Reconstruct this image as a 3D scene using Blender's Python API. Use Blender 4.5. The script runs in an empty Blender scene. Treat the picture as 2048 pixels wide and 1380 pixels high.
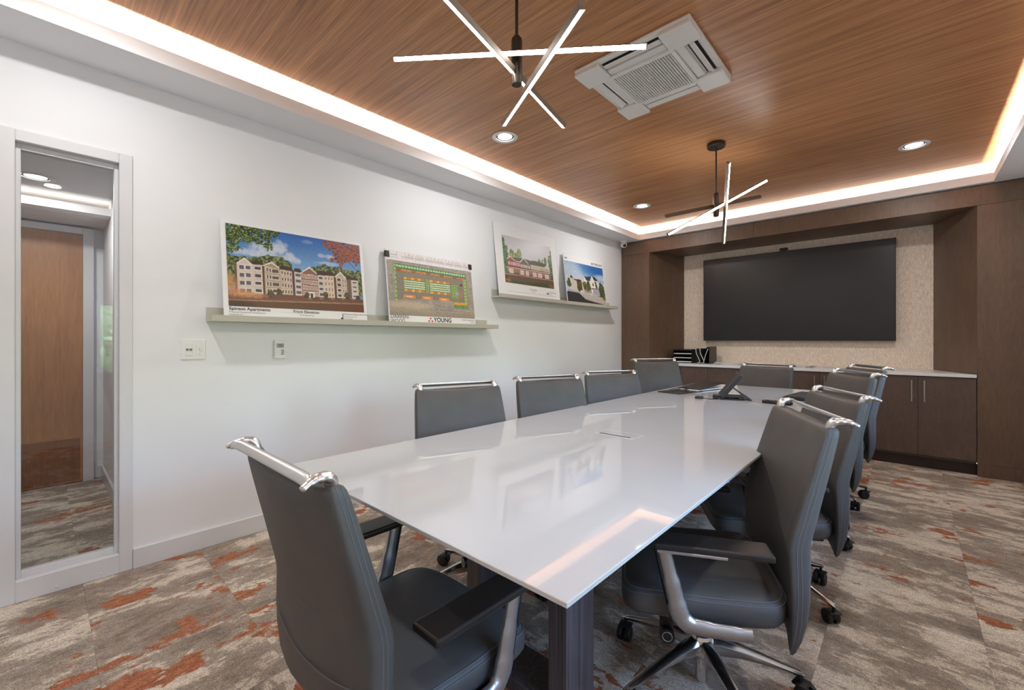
import bpy, bmesh, math, random
import numpy as np
from mathutils import Vector, Matrix, Euler

random.seed(7)
PI = math.pi
S = bpy.context.scene
C = S.collection

# ------------------------------------------------------------------ camera
cam = bpy.data.cameras.new('camera')
cam.sensor_width = 36.0
cam.lens = 865.57 / 2048 * 36.0
cam.shift_y = -(690 - 679.65) / 2048
cam.clip_start = 0.02
cam_o = bpy.data.objects.new('camera', cam)
C.objects.link(cam_o)
cam_o.location = (2.903, 0.0, 1.16)
cam_o.rotation_euler = (PI / 2, 0, math.radians(42.5385))
S.camera = cam_o

# ------------------------------------------------------------------ world / colour
S.view_settings.view_transform = 'Standard'
S.view_settings.look = 'None'
S.view_settings.gamma = 1.0
S.view_settings.use_curve_mapping = False
S.view_settings.exposure = 0.41
S.cycles.use_denoising = True
S.cycles.max_bounces = 10
S.cycles.diffuse_bounces = 5
S.cycles.glossy_bounces = 5
S.cycles.transparent_max_bounces = 12
S.cycles.sample_clamp_indirect = 3.0
S.cycles.caustics_reflective = False
S.cycles.caustics_refractive = False

W = bpy.data.worlds.new('sky'); S.world = W
W.use_nodes = True
wn = W.node_tree.nodes; wl = W.node_tree.links
sky = wn.new('ShaderNodeTexSky'); sky.sky_type = 'NISHITA'
sky.sun_disc = False; sky.sun_elevation = math.radians(48); sky.sun_rotation = math.radians(200)
wl.new(sky.outputs[0], wn['Background'].inputs[0])
wn['Background'].inputs[1].default_value = 3.3

LAMP_K = (1.0, 0.985, 0.965)
COVE_K = (1.0, 0.90, 0.76)
DOWN_W = 8.0
COVE_W = 10.0        # watts per metre of cove tape
BAR_E = 42.0

def portal(y0, y1, z0, z1):
    l = bpy.data.lights.new('window_portal', 'AREA'); l.shape = 'RECTANGLE'
    l.size = y1 - y0; l.size_y = z1 - z0; l.energy = 1; l.cycles.is_portal = True
    o = bpy.data.objects.new('window_portal', l); C.objects.link(o)
    o.location = (3.80, (y0 + y1) / 2, (z0 + z1) / 2); o.rotation_euler = (0, PI / 2, 0)
    o.rotation_euler = Euler((PI / 2, 0, PI / 2)); return o
WINS = [(0.41, 2.05), (2.55, 4.19)]
for a, b in WINS: portal(a + .05, b - .05, 0.79, 1.57)

# ------------------------------------------------------------------ materials
def lin(c):
    return tuple(((v / 255) / 12.92 if v / 255 <= 0.04045 else ((v / 255 + 0.055) / 1.055) ** 2.4) for v in c)
def rgba(c): return lin(c) + (1.0,)

class NT:
    def __init__(s, name):
        s.m = bpy.data.materials.new(name); s.m.use_nodes = True
        s.n = s.m.node_tree.nodes; s.l = s.m.node_tree.links; s.b = s.n['Principled BSDF']
    def node(s, t, **kw):
        n = s.n.new(t)
        for k, v in kw.items():
            if k.startswith('_'): setattr(n, k[1:], v)
            else: n.inputs[k.replace('__', ' ')].default_value = v
        return n
    def link(s, a, b): s.l.new(a, b)
    def coords(s, scale=(1, 1, 1), kind='Object'):
        tc = s.n.new('ShaderNodeTexCoord'); mp = s.n.new('ShaderNodeMapping'); mp.inputs['Scale'].default_value = scale
        s.link(tc.outputs[kind], mp.inputs['Vector']); return mp.outputs[0]
    def noise(s, vec, scale, detail=3, rough=0.5):
        n = s.n.new('ShaderNodeTexNoise'); n.inputs['Scale'].default_value = scale
        n.inputs['Detail'].default_value = detail; n.inputs['Roughness'].default_value = rough
        if vec is not None: s.link(vec, n.inputs['Vector'])
        return n.outputs[0]
    def ramp(s, fac, stops, interp='LINEAR'):
        r = s.n.new('ShaderNodeValToRGB'); r.color_ramp.interpolation = interp
        e = r.color_ramp.elements
        while len(e) < len(stops): e.new(0.5)
        for el, (p, c) in zip(e, stops): el.position = p; el.color = c
        s.link(fac, r.inputs[0]); return r.outputs[0]
    def mix(s, fac, a, b, mode='MIX'):
        m = s.n.new('ShaderNodeMix'); m.data_type = 'RGBA'; m.blend_type = mode
        for i, v in ((0, fac), (6, a), (7, b)):
            if isinstance(v, (int, float, tuple)): m.inputs[i].default_value = v
            else: s.link(v, m.inputs[i])
        return m.outputs[2]
    def bump(s, h, strength=0.2, dist=0.002):
        b = s.n.new('ShaderNodeBump'); b.inputs['Strength'].default_value = strength; b.inputs['Distance'].default_value = dist
        s.link(h, b.inputs['Height']); s.link(b.outputs[0], s.b.inputs['Normal'])

def plain(name, c, rough=0.5, metal=0.0, var=0.06, vs=6.0, bump=0.0, bs=60.0, spec=0.5, coat=0.0):
    t = NT(name)
    v = t.coords()
    n = t.noise(v, vs, 3)
    lo = tuple(x * (1 - var) for x in lin(c)) + (1,); hi = tuple(min(1, x * (1 + var)) for x in lin(c)) + (1,)
    t.link(t.ramp(n, [(0.3, lo), (0.7, hi)]), t.b.inputs['Base Color'])
    t.b.inputs['Roughness'].default_value = rough; t.b.inputs['Metallic'].default_value = metal
    t.b.inputs['Specular IOR Level'].default_value = spec
    t.b.inputs['Coat Weight'].default_value = coat
    if bump: t.bump(t.noise(v, bs, 4), bump, 0.002)
    return t.m

def emit(name, c, e, base=(240, 240, 240)):
    t = NT(name); t.b.inputs['Base Color'].default_value = rgba(base)
    t.b.inputs['Emission Color'].default_value = (c[0], c[1], c[2], 1); t.b.inputs['Emission Strength'].default_value = e
    return t.m

def wood(name, c0, c1, scale=(1, 1, 1), rough=0.45, big=2.0, fine=9.0, spec=0.4, streak=(0.35, 0.65)):
    t = NT(name)
    v = t.coords(scale)
    n1 = t.noise(v, big, 4, 0.6); n2 = t.noise(v, fine, 5, 0.65)
    f = t.n.new('ShaderNodeMath'); f.operation = 'MULTIPLY_ADD'; t.link(n2, f.inputs[0]); f.inputs[1].default_value = 0.55
    g = t.n.new('ShaderNodeMath'); g.operation = 'MULTIPLY'; t.link(n1, g.inputs[0]); g.inputs[1].default_value = 0.45
    t.link(g.outputs[0], f.inputs[2])
    t.link(t.ramp(f.outputs[0], [(streak[0], rgba(c0)), (streak[1], rgba(c1))]), t.b.inputs['Base Color'])
    t.b.inputs['Roughness'].default_value = rough; t.b.inputs['Specular IOR Level'].default_value = spec
    t.bump(n2, 0.05, 0.001)
    return t.m

def carpet(name, along_x):
    t = NT(name)
    oi = t.n.new('ShaderNodeObjectInfo'); geo = t.n.new('ShaderNodeNewGeometry')
    # tiles share a dye pattern that breaks a little at each joint
    mul = t.n.new('ShaderNodeVectorMath'); mul.operation = 'SCALE'; mul.inputs[0].default_value = (0.34, 0.26, 0.2); t.link(oi.outputs['Random'], mul.inputs['Scale'])
    add = t.n.new('ShaderNodeVectorMath'); add.operation = 'ADD'; t.link(geo.outputs['Position'], add.inputs[0]); t.link(mul.outputs[0], add.inputs[1])
    def m(a, b, loc=(0, 0, 0)):
        mp = t.n.new('ShaderNodeMapping'); mp.inputs['Scale'].default_value = (a, b, 1) if along_x else (b, a, 1); mp.inputs['Location'].default_value = loc
        t.link(add.outputs[0], mp.inputs['Vector']); return mp.outputs[0]
    base = t.noise(m(1.3, 2.6), 1.8, 11, 0.74)
    col = t.ramp(base, [(0.36, rgba((134, 123, 113))), (0.45, rgba((162, 150, 138))), (0.505, rgba((174, 163, 150))), (0.525, rgba((214, 202, 186))), (0.63, rgba((234, 224, 208)))])
    rn = t.noise(m(1.7, 2.9, (5.3, 2.2, 0)), 1.7, 10, 0.64)
    rf = t.ramp(rn, [(0.575, (0, 0, 0, 1)), (0.592, (1, 1, 1, 1))])
    rcol = t.ramp(t.noise(m(5, 12, (1, 9, 0)), 5, 5), [(0.35, rgba((156, 102, 76))), (0.65, rgba((186, 126, 96)))])
    col = t.mix(rf, col, rcol)
    yn = t.noise(m(16, 60), 3.0, 4, 0.7)
    col = t.mix(0.6, col, t.ramp(yn, [(0.33, (0.62, 0.60, 0.58, 1)), (0.62, (1.2, 1.2, 1.2, 1))]), 'MULTIPLY')
    fn = t.noise(m(1, 1), 230, 2, 0.6)
    col = t.mix(0.8, col, t.ramp(fn, [(0.32, (0.5, 0.5, 0.5, 1)), (0.68, (1.35, 1.35, 1.35, 1))]), 'MULTIPLY')
    t.link(col, t.b.inputs['Base Color'])
    t.b.inputs['Roughness'].default_value = 0.95; t.b.inputs['Specular IOR Level'].default_value = 0.1
    t.bump(fn, 0.6, 0.004)
    return t.m

def glass(name, tint=(0.97, 0.98, 0.98), r0=1.5):
    m = bpy.data.materials.new(name); m.use_nodes = True; n = m.node_tree.nodes; l = m.node_tree.links
    n.remove(n['Principled BSDF'])
    tr = n.new('ShaderNodeBsdfTransparent'); tr.inputs[0].default_value = tint + (1,)
    gl = n.new('ShaderNodeBsdfGlossy'); gl.inputs['Roughness'].default_value = 0.0; gl.inputs[0].default_value = (1, 1, 1, 1)
    fr = n.new('ShaderNodeFresnel'); fr.inputs[0].default_value = r0
    mx = n.new('ShaderNodeMixShader'); l.new(fr.outputs[0], mx.inputs[0]); l.new(tr.outputs[0], mx.inputs[1]); l.new(gl.outputs[0], mx.inputs[2])
    l.new(mx.outputs[0], n['Material Output'].inputs[0]); return m

def fabric(name, c0, c1):
    t = NT(name)
    v = t.coords((160, 160, 22)); n = t.noise(v, 1.0, 4, 0.7)
    v2 = t.coords((60, 60, 90)); n2 = t.noise(v2, 1.0, 3)
    col = t.ramp(n, [(0.36, rgba(c0)), (0.62, rgba(c1))])
    col = t.mix(0.5, col, t.ramp(n2, [(0.3, (0.75, 0.75, 0.75, 1)), (0.7, (1.15, 1.15, 1.15, 1))]), 'MULTIPLY')
    t.link(col, t.b.inputs['Base Color']); t.b.inputs['Roughness'].default_value = 0.85
    t.b.inputs['Specular IOR Level'].default_value = 0.2
    t.bump(n, 0.5, 0.003); return t.m

M = {}
M['paint'] = plain('wall_paint', (239, 241, 244), 0.6, var=0.012, vs=2.5, bump=0.04, bs=140)
M['ceil_paint'] = plain('soffit_paint', (238, 240, 243), 0.65, var=0.012, vs=2.0)
M['frame'] = plain('frame_paint', (222, 223, 226), 0.45, var=0.015)
M['ledge'] = plain('ledge_paint', (190, 189, 176), 0.5, var=0.02)
M['ceil_wood'] = wood('ceiling_walnut_veneer', (130, 83, 50), (208, 152, 104), (0.55, 26, 1), 0.36, 1.2, 5.0, spec=0.6, streak=(0.34, 0.66))
M['brown'] = wood('dark_brown_veneer', (88, 70, 56), (108, 87, 72), (3, 3, 0.7), 0.42, 2.0, 14.0, spec=0.45)
M['cab'] = wood('cabinet_veneer', (80, 66, 59), (98, 83, 75), (3, 3, 0.8), 0.4, 2.2, 14.0, spec=0.45)
M['toe'] = plain('toe_kick_laminate', (46, 34, 27), 0.5)
M['door_wood'] = wood('oak_door_veneer', (150, 98, 50), (186, 126, 72), (9, 9, 0.9), 0.4, 2.0, 9.0)
M['table_wood'] = wood('table_base_veneer', (48, 41, 41), (104, 95, 97), (34, 34, 0.4), 0.4, 2.0, 5.0)
M['fabric'] = fabric('grasscloth_wallcovering', (226, 206, 184), (252, 240, 224))
M['carpet'] = carpet('carpet_tile_pile', True); M['carpet_y'] = carpet('carpet_tile_pile_turned', False)
M['screed'] = plain('floor_screed', (70, 66, 62), 0.9)
M['counter'] = plain('white_quartz', (236, 236, 236), 0.25, var=0.01)
t = NT('white_back_painted_glass'); t.b.inputs['Roughness'].default_value = 0.02; t.b.inputs['IOR'].default_value = 1.66
nz = t.noise(t.coords(), 3.0, 2); t.link(t.ramp(nz, [(0.3, rgba((193, 195, 197))), (0.7, rgba((197, 199, 201)))]), t.b.inputs['Base Color'])
M['tglass'] = t.m
M['leather'] = plain('grey_leather', (74, 73, 72), 0.5, var=0.10, vs=9, bump=0.25, bs=420, spec=0.45)
M['stitch'] = plain('grey_thread', (92, 97, 102), 0.7)
M['alu'] = plain('polished_aluminium', (214, 212, 210), 0.34, metal=1.0, var=0.02)
M['chrome'] = plain('polished_base_metal', (222, 219, 216), 0.2, metal=1.0, var=0.02)
M['silver'] = plain('satin_silver', (176, 176, 178), 0.32, metal=0.85, var=0.02)
M['black'] = plain('black_plastic', (20, 20, 21), 0.45, var=0.1)
M['black2'] = plain('charcoal_plastic', (44, 46, 50), 0.4, var=0.08)
M['rubber'] = plain('black_nylon', (14, 14, 15), 0.55, var=0.1)
M['armpad'] = plain('arm_pad_black', (30, 29, 29), 0.32, var=0.05)
M['white_pl'] = plain('white_plastic', (236, 236, 234), 0.35, var=0.01)
M['ac_white'] = plain('air_con_plastic', (226, 224, 220), 0.4, var=0.012)
M['ac_grey'] = plain('air_con_filter', (120, 112, 108), 0.6, var=0.1)
M['ac_dark'] = plain('air_con_slot', (40, 38, 37), 0.7)
M['bronze'] = plain('dark_bronze_metal', (62, 54, 48), 0.38, metal=0.6, var=0.04)
M['bar_metal'] = plain('champagne_bar_metal', (104, 86, 70), 0.5, metal=0.15, var=0.04)
M['steel'] = plain('brushed_steel', (190, 184, 176), 0.3, metal=1.0)
M['paper'] = plain('white_paper', (240, 240, 240), 0.7, var=0.01)
M['foam'] = plain('foam_board', (240, 240, 240), 0.55, var=0.008)
M['ink'] = plain('black_ink', (52, 52, 56), 0.7)
M['ink_grey'] = plain('grey_ink', (120, 120, 124), 0.7)
M['ink_red'] = plain('red_ink', (205, 66, 50), 0.6)
t = NT('television_glass'); t.link(t.ramp(t.noise(t.coords(), 2, 2), [(0.3, rgba((30, 33, 36))), (0.7, rgba((34, 37, 40)))]), t.b.inputs['Base Color'])
t.b.inputs['Roughness'].default_value = 0.3; t.b.inputs['Specular IOR Level'].default_value = 0.35
M['screen'] = t.m
M['pane'] = glass('clear_pane', (0.93, 0.94, 0.945), 1.55)
M['pane2'] = glass('window_pane')
M['lens'] = emit('downlight_lens', LAMP_K, 9.0)
M['bar'] = emit('pendant_diffuser', (1.0, 0.98, 0.95), BAR_E)
M['cove'] = emit('led_tape', COVE_K, 1.0)
M['lens'].cycles.emission_sampling = 'NONE'; M['cove'].cycles.emission_sampling = 'NONE'
M['shade'] = plain('roller_shade_cloth', (205, 205, 205), 0.8)
M['leaf'] = plain('hedge_leaf', (118, 146, 84), 0.5, var=0.4, vs=3)
M['leaf2'] = plain('shrub_leaf', (146, 172, 108), 0.5, var=0.4, vs=3)
M['grass'] = plain('lawn_grass', (108, 112, 88), 0.8, var=0.25, vs=5)
t = NT('printed_ink_sheet'); a = t.n.new('ShaderNodeVertexColor'); a.layer_name = 'Col'
t.link(a.outputs[0], t.b.inputs['Base Color']); t.b.inputs['Roughness'].default_value = 0.4
M['print'] = t.m

# ------------------------------------------------------------------ mesh helpers
def obj(name, bm, mat=None, parent=None, smooth=False, angle=None):
    me = bpy.data.meshes.new(name)
    if isinstance(bm, bmesh.types.BMesh):
        bmesh.ops.recalc_face_normals(bm, faces=bm.faces); bm.to_mesh(me); bm.free()
    o = bpy.data.objects.new(name, me); C.objects.link(o)
    if mat is not None: me.materials.append(M[mat] if isinstance(mat, str) else mat)
    if smooth:
        for p in me.polygons: p.use_smooth = True
        if angle: me.set_sharp_from_angle(angle=math.radians(angle))
    if parent is not None: o.parent = parent
    return o
def share(name, me, parent=None, loc=(0, 0, 0), rot=(0, 0, 0)):
    o = bpy.data.objects.new(name, me); C.objects.link(o); o.location = loc; o.rotation_euler = rot
    if parent is not None: o.parent = parent
    return o
def thing(name, label, cat, loc=(0, 0, 0), rotz=0.0, group=None):
    o = bpy.data.objects.new(name, None); C.objects.link(o); o.empty_display_size = 0.1
    o.location = loc; o.rotation_euler = (0, 0, rotz); return tag(o, label, cat, group)
def tag(o, label, cat, group=None):
    o['label'] = label; o['category'] = cat
    if group: o['group'] = group
    return o
def struct(o): o['kind'] = 'structure'; return o
def BM(): return bmesh.new()
def box(bm, x0, x1, y0, y1, z0, z1, bev=0.0, seg=2):
    r = bmesh.ops.create_cube(bm, size=1.0)
    vs = r['verts']
    for v in vs: v.co = Vector((x0 + (v.co.x + .5) * (x1 - x0), y0 + (v.co.y + .5) * (y1 - y0), z0 + (v.co.z + .5) * (z1 - z0)))
    if bev > 0:
        es = list({e for v in vs for e in v.link_edges})
        bmesh.ops.bevel(bm, geom=es, offset=bev, segments=seg, profile=0.5, affect='EDGES')
    return bm
def bx(name, mat, parent, x0, x1, y0, y1, z0, z1, bev=0.0, seg=2):
    return obj(name, box(BM(), x0, x1, y0, y1, z0, z1, bev, seg), mat, parent)
def loft(bm, rings, cap=True, closed=True):
    vr = [[bm.verts.new(p) for p in r] for r in rings]
    n = len(vr[0])
    for a, b in zip(vr, vr[1:]):
        for i in range(n if closed else n - 1):
            j = (i + 1) % n; bm.faces.new((a[i], a[j], b[j], b[i]))
    if cap:
        bm.faces.new(list(reversed(vr[0]))); bm.faces.new(vr[-1])
    return bm
def cyl(bm, p0, p1, r0, r1=None, seg=16, cap=True):
    r1 = r0 if r1 is None else r1
    p0 = Vector(p0); p1 = Vector(p1); d = (p1 - p0).normalized()
    a = d.orthogonal().normalized(); b = d.cross(a)
    rg = lambda p, r: [p + (a * math.cos(2 * PI * k / seg) + b * math.sin(2 * PI * k / seg)) * r for k in range(seg)]
    return loft(bm, [rg(p0, r0), rg(p1, r1)], cap)
def lathe(bm, prof, c=(0, 0, 0), seg=24):
    c = Vector(c)
    return loft(bm, [[c + Vector((r * math.cos(2 * PI * k / seg), r * math.sin(2 * PI * k / seg), z)) for k in range(seg)] for r, z in prof])
def smooth_path(pts, n=6):
    P = [Vector(p) for p in pts]; out = []
    for i in range(len(P) - 1):
        p0 = P[max(i - 1, 0)]; p1 = P[i]; p2 = P[i + 1]; p3 = P[min(i + 2, len(P) - 1)]
        for k in range(n):
            t = k / n
            out.append(0.5 * ((2 * p1) + (-p0 + p2) * t + (2 * p0 - 5 * p1 + 4 * p2 - p3) * t * t + (-p0 + 3 * p1 - 3 * p2 + p3) * t ** 3))
    out.append(P[-1]); return out
def tube(bm, pts, r, seg=10, up=(0, 0, 1), flat=1.0, r_end=None, n=0):
    """sweep; flat scales the radius along the 'up' side of the section"""
    P = smooth_path(pts, n) if n else [Vector(p) for p in pts]
    rings = []; up = Vector(up)
    for i, p in enumerate(P):
        d = (P[min(i + 1, len(P) - 1)] - P[max(i - 1, 0)]).normalized()
        s = d.cross(up)
        if s.length < 1e-4: s = d.orthogonal()
        s.normalize(); u = s.cross(d).normalized()
        rr = r[i * (len(r) - 1) // max(1, len(P) - 1)] if isinstance(r, (list, tuple)) else r
        rings.append([p + (s * math.cos(2 * PI * k / seg) + u * flat * math.sin(2 * PI * k / seg)) * rr for k in range(seg)])
    return loft(bm, rings)
def copy_tree(o, parent=None):
    c = o.copy(); C.objects.link(c)
    if parent is not None: c.parent = parent
    for ch in list(o.children): copy_tree(ch, c)
    return c
def text_mesh(s, size, align='LEFT', bold=0.0):
    cu = bpy.data.curves.new('lettering', 'FONT'); cu.body = s; cu.size = size; cu.align_x = align; cu.offset = bold
    o = bpy.data.objects.new('lettering_tmp', cu); C.objects.link(o)
    dg = bpy.context.evaluated_depsgraph_get()
    me = bpy.data.meshes.new_from_object(o.evaluated_get(dg)); bpy.data.objects.remove(o); return me

# ------------------------------------------------------------------ the room
RX, RY0, RY1 = 3.72, -0.87, 5.97          # right wall, near wall, recess back wall
ZS, ZC = 2.474, 2.62                       # soffit and timber ceiling heights
YB = 5.38                                  # face of the panelled back wall
T = 0.12
# floor with carpet tiles as pieces
fl = struct(obj('floor', box(BM(), -0.02, RX + T, RY0 - T, RY1, -0.06, -0.008), 'screed'))
ts = 0.457
def tile_mesh(w, h):
    return box(BM(), 0, w, 0, h, -0.012, 0, 0.0015, 1)
tile_cache = {}
def lay_tiles(parent, x0, x1, y0, y1, px, py):
    xs = [px + ts * k for k in range(-40, 40)]; ys = [py + ts * k for k in range(-40, 40)]
    for xa in xs:
        for ya in ys:
            a, b = max(xa, x0), min(xa + ts, x1); c, d = max(ya, y0), min(ya + ts, y1)
            if b - a < 0.02 or d - c < 0.02: continue
            mt = 'carpet' if a > 1.25 else 'carpet_y'; key = (round(b - a, 3), round(d - c, 3), mt)
            if key not in tile_cache:
                o = obj('carpet_tile', tile_mesh(*key[:2]), mt, parent); tile_cache[key] = o.data; o.location = (a, c, 0)
            else: share('carpet_tile', tile_cache[key], parent, (a, c, 0))
lay_tiles(fl, 0.0, RX, RY0, YB + 0.06, 3.115, 0.594)

# left wall with the sidelight opening
FY0, FY1, FZ1 = -0.14, 0.316, 2.09
bm = BM()
box(bm, -T, 0, FY1, YB + 0.7, 0, 2.75); box(bm, -T, 0, -2.6, FY0, 0, 2.75); box(bm, -T, 0, FY0, FY1, FZ1, 2.75)
struct(obj('wall_left', bm, 'paint'))
# right wall with two windows (behind the camera's view)
bm = BM(); zs0, zs1 = 0.74, 2.2
cuts = [RY0 - T] + [v for w in WINS for v in w] + [YB + 0.7]
for i in range(0, len(cuts), 2): box(bm, RX, RX + T, cuts[i], cuts[i + 1], 0, 2.75)
for a, b in WINS: box(bm, RX, RX + T, a, b, 0, zs0); box(bm, RX, RX + T, a, b, zs1, 2.75)
struct(obj('wall_right', bm, 'paint'))
struct(obj('wall_front', box(BM(), -T, RX + T, RY0 - T, RY0, 0, 2.75), 'paint'))
# recess back wall in grasscloth
wb = struct(obj('wall_back', box(BM(), -T, RX + T, RY1, RY1 + T, 0, 2.75), 'fabric'))

# timber ceiling and the cove soffits
SET = 0.10
LX, RXI, LYF, LYN = 0.285, 3.42, 5.328, -0.82
struct(obj('ceiling', box(BM(), LX - SET, RXI + SET, LYN - SET + 0.06, LYF + SET, ZC, ZC + 0.06), 'ceil_wood'))
def soffit(name, slab, lip, up, led):
    bm = BM(); box(bm, *slab, ZS, ZS + 0.016); box(bm, *lip, ZS, ZS + 0.072); box(bm, *up, ZS + 0.016, ZC + 0.05)
    o = struct(obj(name, bm, 'ceil_paint'))
    bx('led_strip', 'cove', o, *led, ZS + 0.020, ZS + 0.026); cove_lamp(led, ZS + .030, COVE_W)
    return o
def cove_lamp(led, z, w):
    x0, x1, y0, y1 = led
    l = bpy.data.lights.new('cove_lamp', 'AREA'); l.shape = 'RECTANGLE'; l.size = x1 - x0; l.size_y = y1 - y0; l.color = COVE_K; l.energy = w * max(x1 - x0, y1 - y0)
    q = bpy.data.objects.new('cove_lamp', l); C.objects.link(q); q.location = ((x0 + x1) / 2, (y0 + y1) / 2, z); q.rotation_euler = (PI, 0, 0)
L0 = LYN
soffit('soffit_left', (0, LX - .018, RY0, YB + .11), (LX - .018, LX, L0 - .018, LYF + .018), (LX - SET - .02, LX - SET, L0 - SET, LYF + SET + .02), (LX - .075, LX - .063, L0, LYF + .03))
soffit('soffit_right', (RXI + .018, RX, RY0, YB + .11), (RXI, RXI + .018, L0 - .018, LYF + .018), (RXI + SET, RXI + SET + .02, L0 - SET, LYF + SET + .02), (RXI + .063, RXI + .075, L0, LYF + .03))
soffit('soffit_back', (LX - .018, RXI + .018, LYF + .018, YB + .11), (LX, RXI, LYF, LYF + .018), (LX - SET, RXI + SET, LYF + SET, LYF + SET + .02), (LX - .03, RXI + .03, LYF + .063, LYF + .075))
soffit('soffit_front', (LX - .018, RXI + .018, RY0, LYN - .018), (LX, RXI, LYN - .018, LYN), (LX - SET, RXI + SET, RY0 + .0, RY0 + .012), (LX, RXI, LYN - .034, LYN - .024))

struct(bx('added_roof_slab', 'screed', None, -T, RX + T, RY0 - T, RY1 + T, 2.75, 2.85))  # unseen cover added to stop sky light leaking in above the soffits
# baseboards
struct(bx('baseboard_left', 'frame', None, 0, 0.014, FY1 + .001, YB, 0, 0.101, 0.002, 1))
struct(bx('baseboard_front', 'frame', None, 0, RX, RY0, RY0 + 0.014, 0, 0.101, 0.002, 1))
struct(bx('baseboard_right', 'frame', None, RX - 0.014, RX, RY0 + .014, YB, 0, 0.101, 0.002, 1))

# sidelight window in the left wall
w1 = struct(bx('window_1', 'frame', None, -T, 0.012, FY1 - .051, FY1, 0, FZ1, 0.003, 1)); w1['label'] = 'tall narrow sidelight with light grey frame beside the white wall'
bx('frame_stile', 'frame', w1, -T, 0.012, FY0, FY0 + .065, 0, FZ1, 0.003, 1)
bx('frame_head', 'frame', w1, -T, 0.012, FY0 + .065, FY1 - .051, FZ1 - .052, FZ1, 0.003, 1)
bx('frame_sill', 'frame', w1, -T, 0.012, FY0 + .065, FY1 - .051, 0, 0.096, 0.003, 1)
gy0, gy1, gz0, gz1 = FY0 + .065, FY1 - .051, 0.096, FZ1 - .052
for a in ((gy0, gy0 + .016, gz0, gz1), (gy1 - .016, gy1, gz0, gz1), (gy0 + .016, gy1 - .016, gz0, gz0 + .028), (gy0 + .016, gy1 - .016, gz1 - .028, gz1)):
    bx('glazing_bead', 'frame', w1, -0.055, -0.022, *a, 0.002, 1)
for y in (0.05, 0.20):
    obj('screw_cap', lathe(BM(), [(0.0, 0.004), (0.004, 0.003), (0.005, 0)], seg=10), 'frame', w1).matrix_world = Matrix.Translation((0.012, y, 0.025)) @ Matrix.Rotation(PI / 2, 4, 'Y')
bx('pane', 'pane', w1, -0.062, -0.056, gy0 + .004, gy1 - .004, gz0 + .01, gz1 - .01)

# corridor beyond the sidelight
CX, CY1, CY0, CZ = -2.13, 0.36, -2.4, 2.20
fc = struct(obj('floor_corridor', box(BM(), CX, -0.02, CY0, CY1, -0.06, -0.008), 'screed'))
lay_tiles(fc, CX, -0.021, CY0, CY1, 3.115, 0.594)
struct(bx('wall_corridor_back', 'paint', None, CX - T, CX, CY0 - T, CY1 + T, 0, 2.4))
struct(bx('wall_corridor_side', 'paint', None, CX, -T, CY1, CY1 + T, 0, 2.4))
struct(bx('wall_corridor_end', 'paint', None, CX, -T, CY0 - T, CY0, 0, 2.4))
struct(bx('ceiling_corridor', 'ceil_paint', None, CX, -T, CY0, CY1, CZ, CZ + .05))
bm = BM(); box(bm, CX, -1.545, CY0, CY1, 2.09, 2.105); box(bm, -1.545, -1.53, CY0, CY1, 2.09, 2.145)
so = struct(obj('soffit_corridor', bm, 'ceil_paint')); bx('led_strip', 'cove', so, -1.60, -1.585, CY0, CY1, 2.107, 2.112); cove_lamp((-1.60, -1.585, CY0, CY1), 2.115, 0.5)
struct(bx('baseboard_corridor_side', 'frame', None, CX, -T, CY1 - .014, CY1, 0, 0.101, 0.002, 1))
struct(bx('baseboard_corridor_back', 'frame', None, CX, CX + .014, 0.30, CY1 - .014, 0, 0.101, 0.002, 1))
d1 = struct(bx('door_1', 'door_wood', None, CX + .004, CX + .045, -0.68, 0.236, 0.006, 2.02, 0.002, 1)); d1['label'] = 'oak veneer door seen through the sidelight across the corridor'
for a in ((0.236, 0.30, 0, 2.075), (-0.744, -0.68, 0, 2.075), (-0.68, 0.236, 2.022, 2.075)):
    bx('door_frame', 'frame', d1, CX + .001, CX + .06, *a, 0.003, 1)
bx('kick_plate', wood('door_kick_plate', (120, 70, 38), (142, 88, 52), (9, 9, .9), 0.3), d1, CX + .045, CX + .047, -0.66, 0.22, 0.02, 0.36)

# right-hand windows
for i, (a, b) in enumerate(WINS):
    w = struct(bx('window_%d' % (i + 2), 'frame', None, RX + .03, RX + .09, a, b, zs0, zs0 + .05))
    for q in ((a, a + .05, zs0 + .05, zs1), (b - .05, b, zs0 + .05, zs1), (a + .05, b - .05, zs1 - .05, zs1), ((a + b) / 2 - .025, (a + b) / 2 + .025, zs0 + .05, zs1 - .05)):
        bx('window_frame', 'frame', w, RX + .03, RX + .09, *q)
    for q in ((a + .05, (a + b) / 2 - .025), ((a + b) / 2 + .025, b - .05)):
        bx('pane', 'pane2', w, RX + .057, RX + .063, q[0], q[1], zs0 + .05, zs1 - .05)
    bx('window_sill', 'frame', w, RX - .03, RX + .03, a - .02, b + .02, zs0 - .025, zs0)
    r = thing('roller_shade', ('pale roller shade half drawn on the window beside the camera', 'pale roller shade half drawn on the window beside the row of chairs')[i], 'shade', (RX + .012, (a + b) / 2, zs1 - .03), 0, 'roller shades')
    wd = (b - a) / 2 - .02
    obj('roller', cyl(BM(), (0, -wd, 0), (0, wd, 0), .016, seg=14), 'frame', r, True)
    bx('cloth', 'shade', r, -.001, .001, -wd, wd, -0.60, 0); bx('bottom_rail', 'frame', r, -.006, .006, -wd, wd, -0.62, -0.60, .002, 1)

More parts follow.
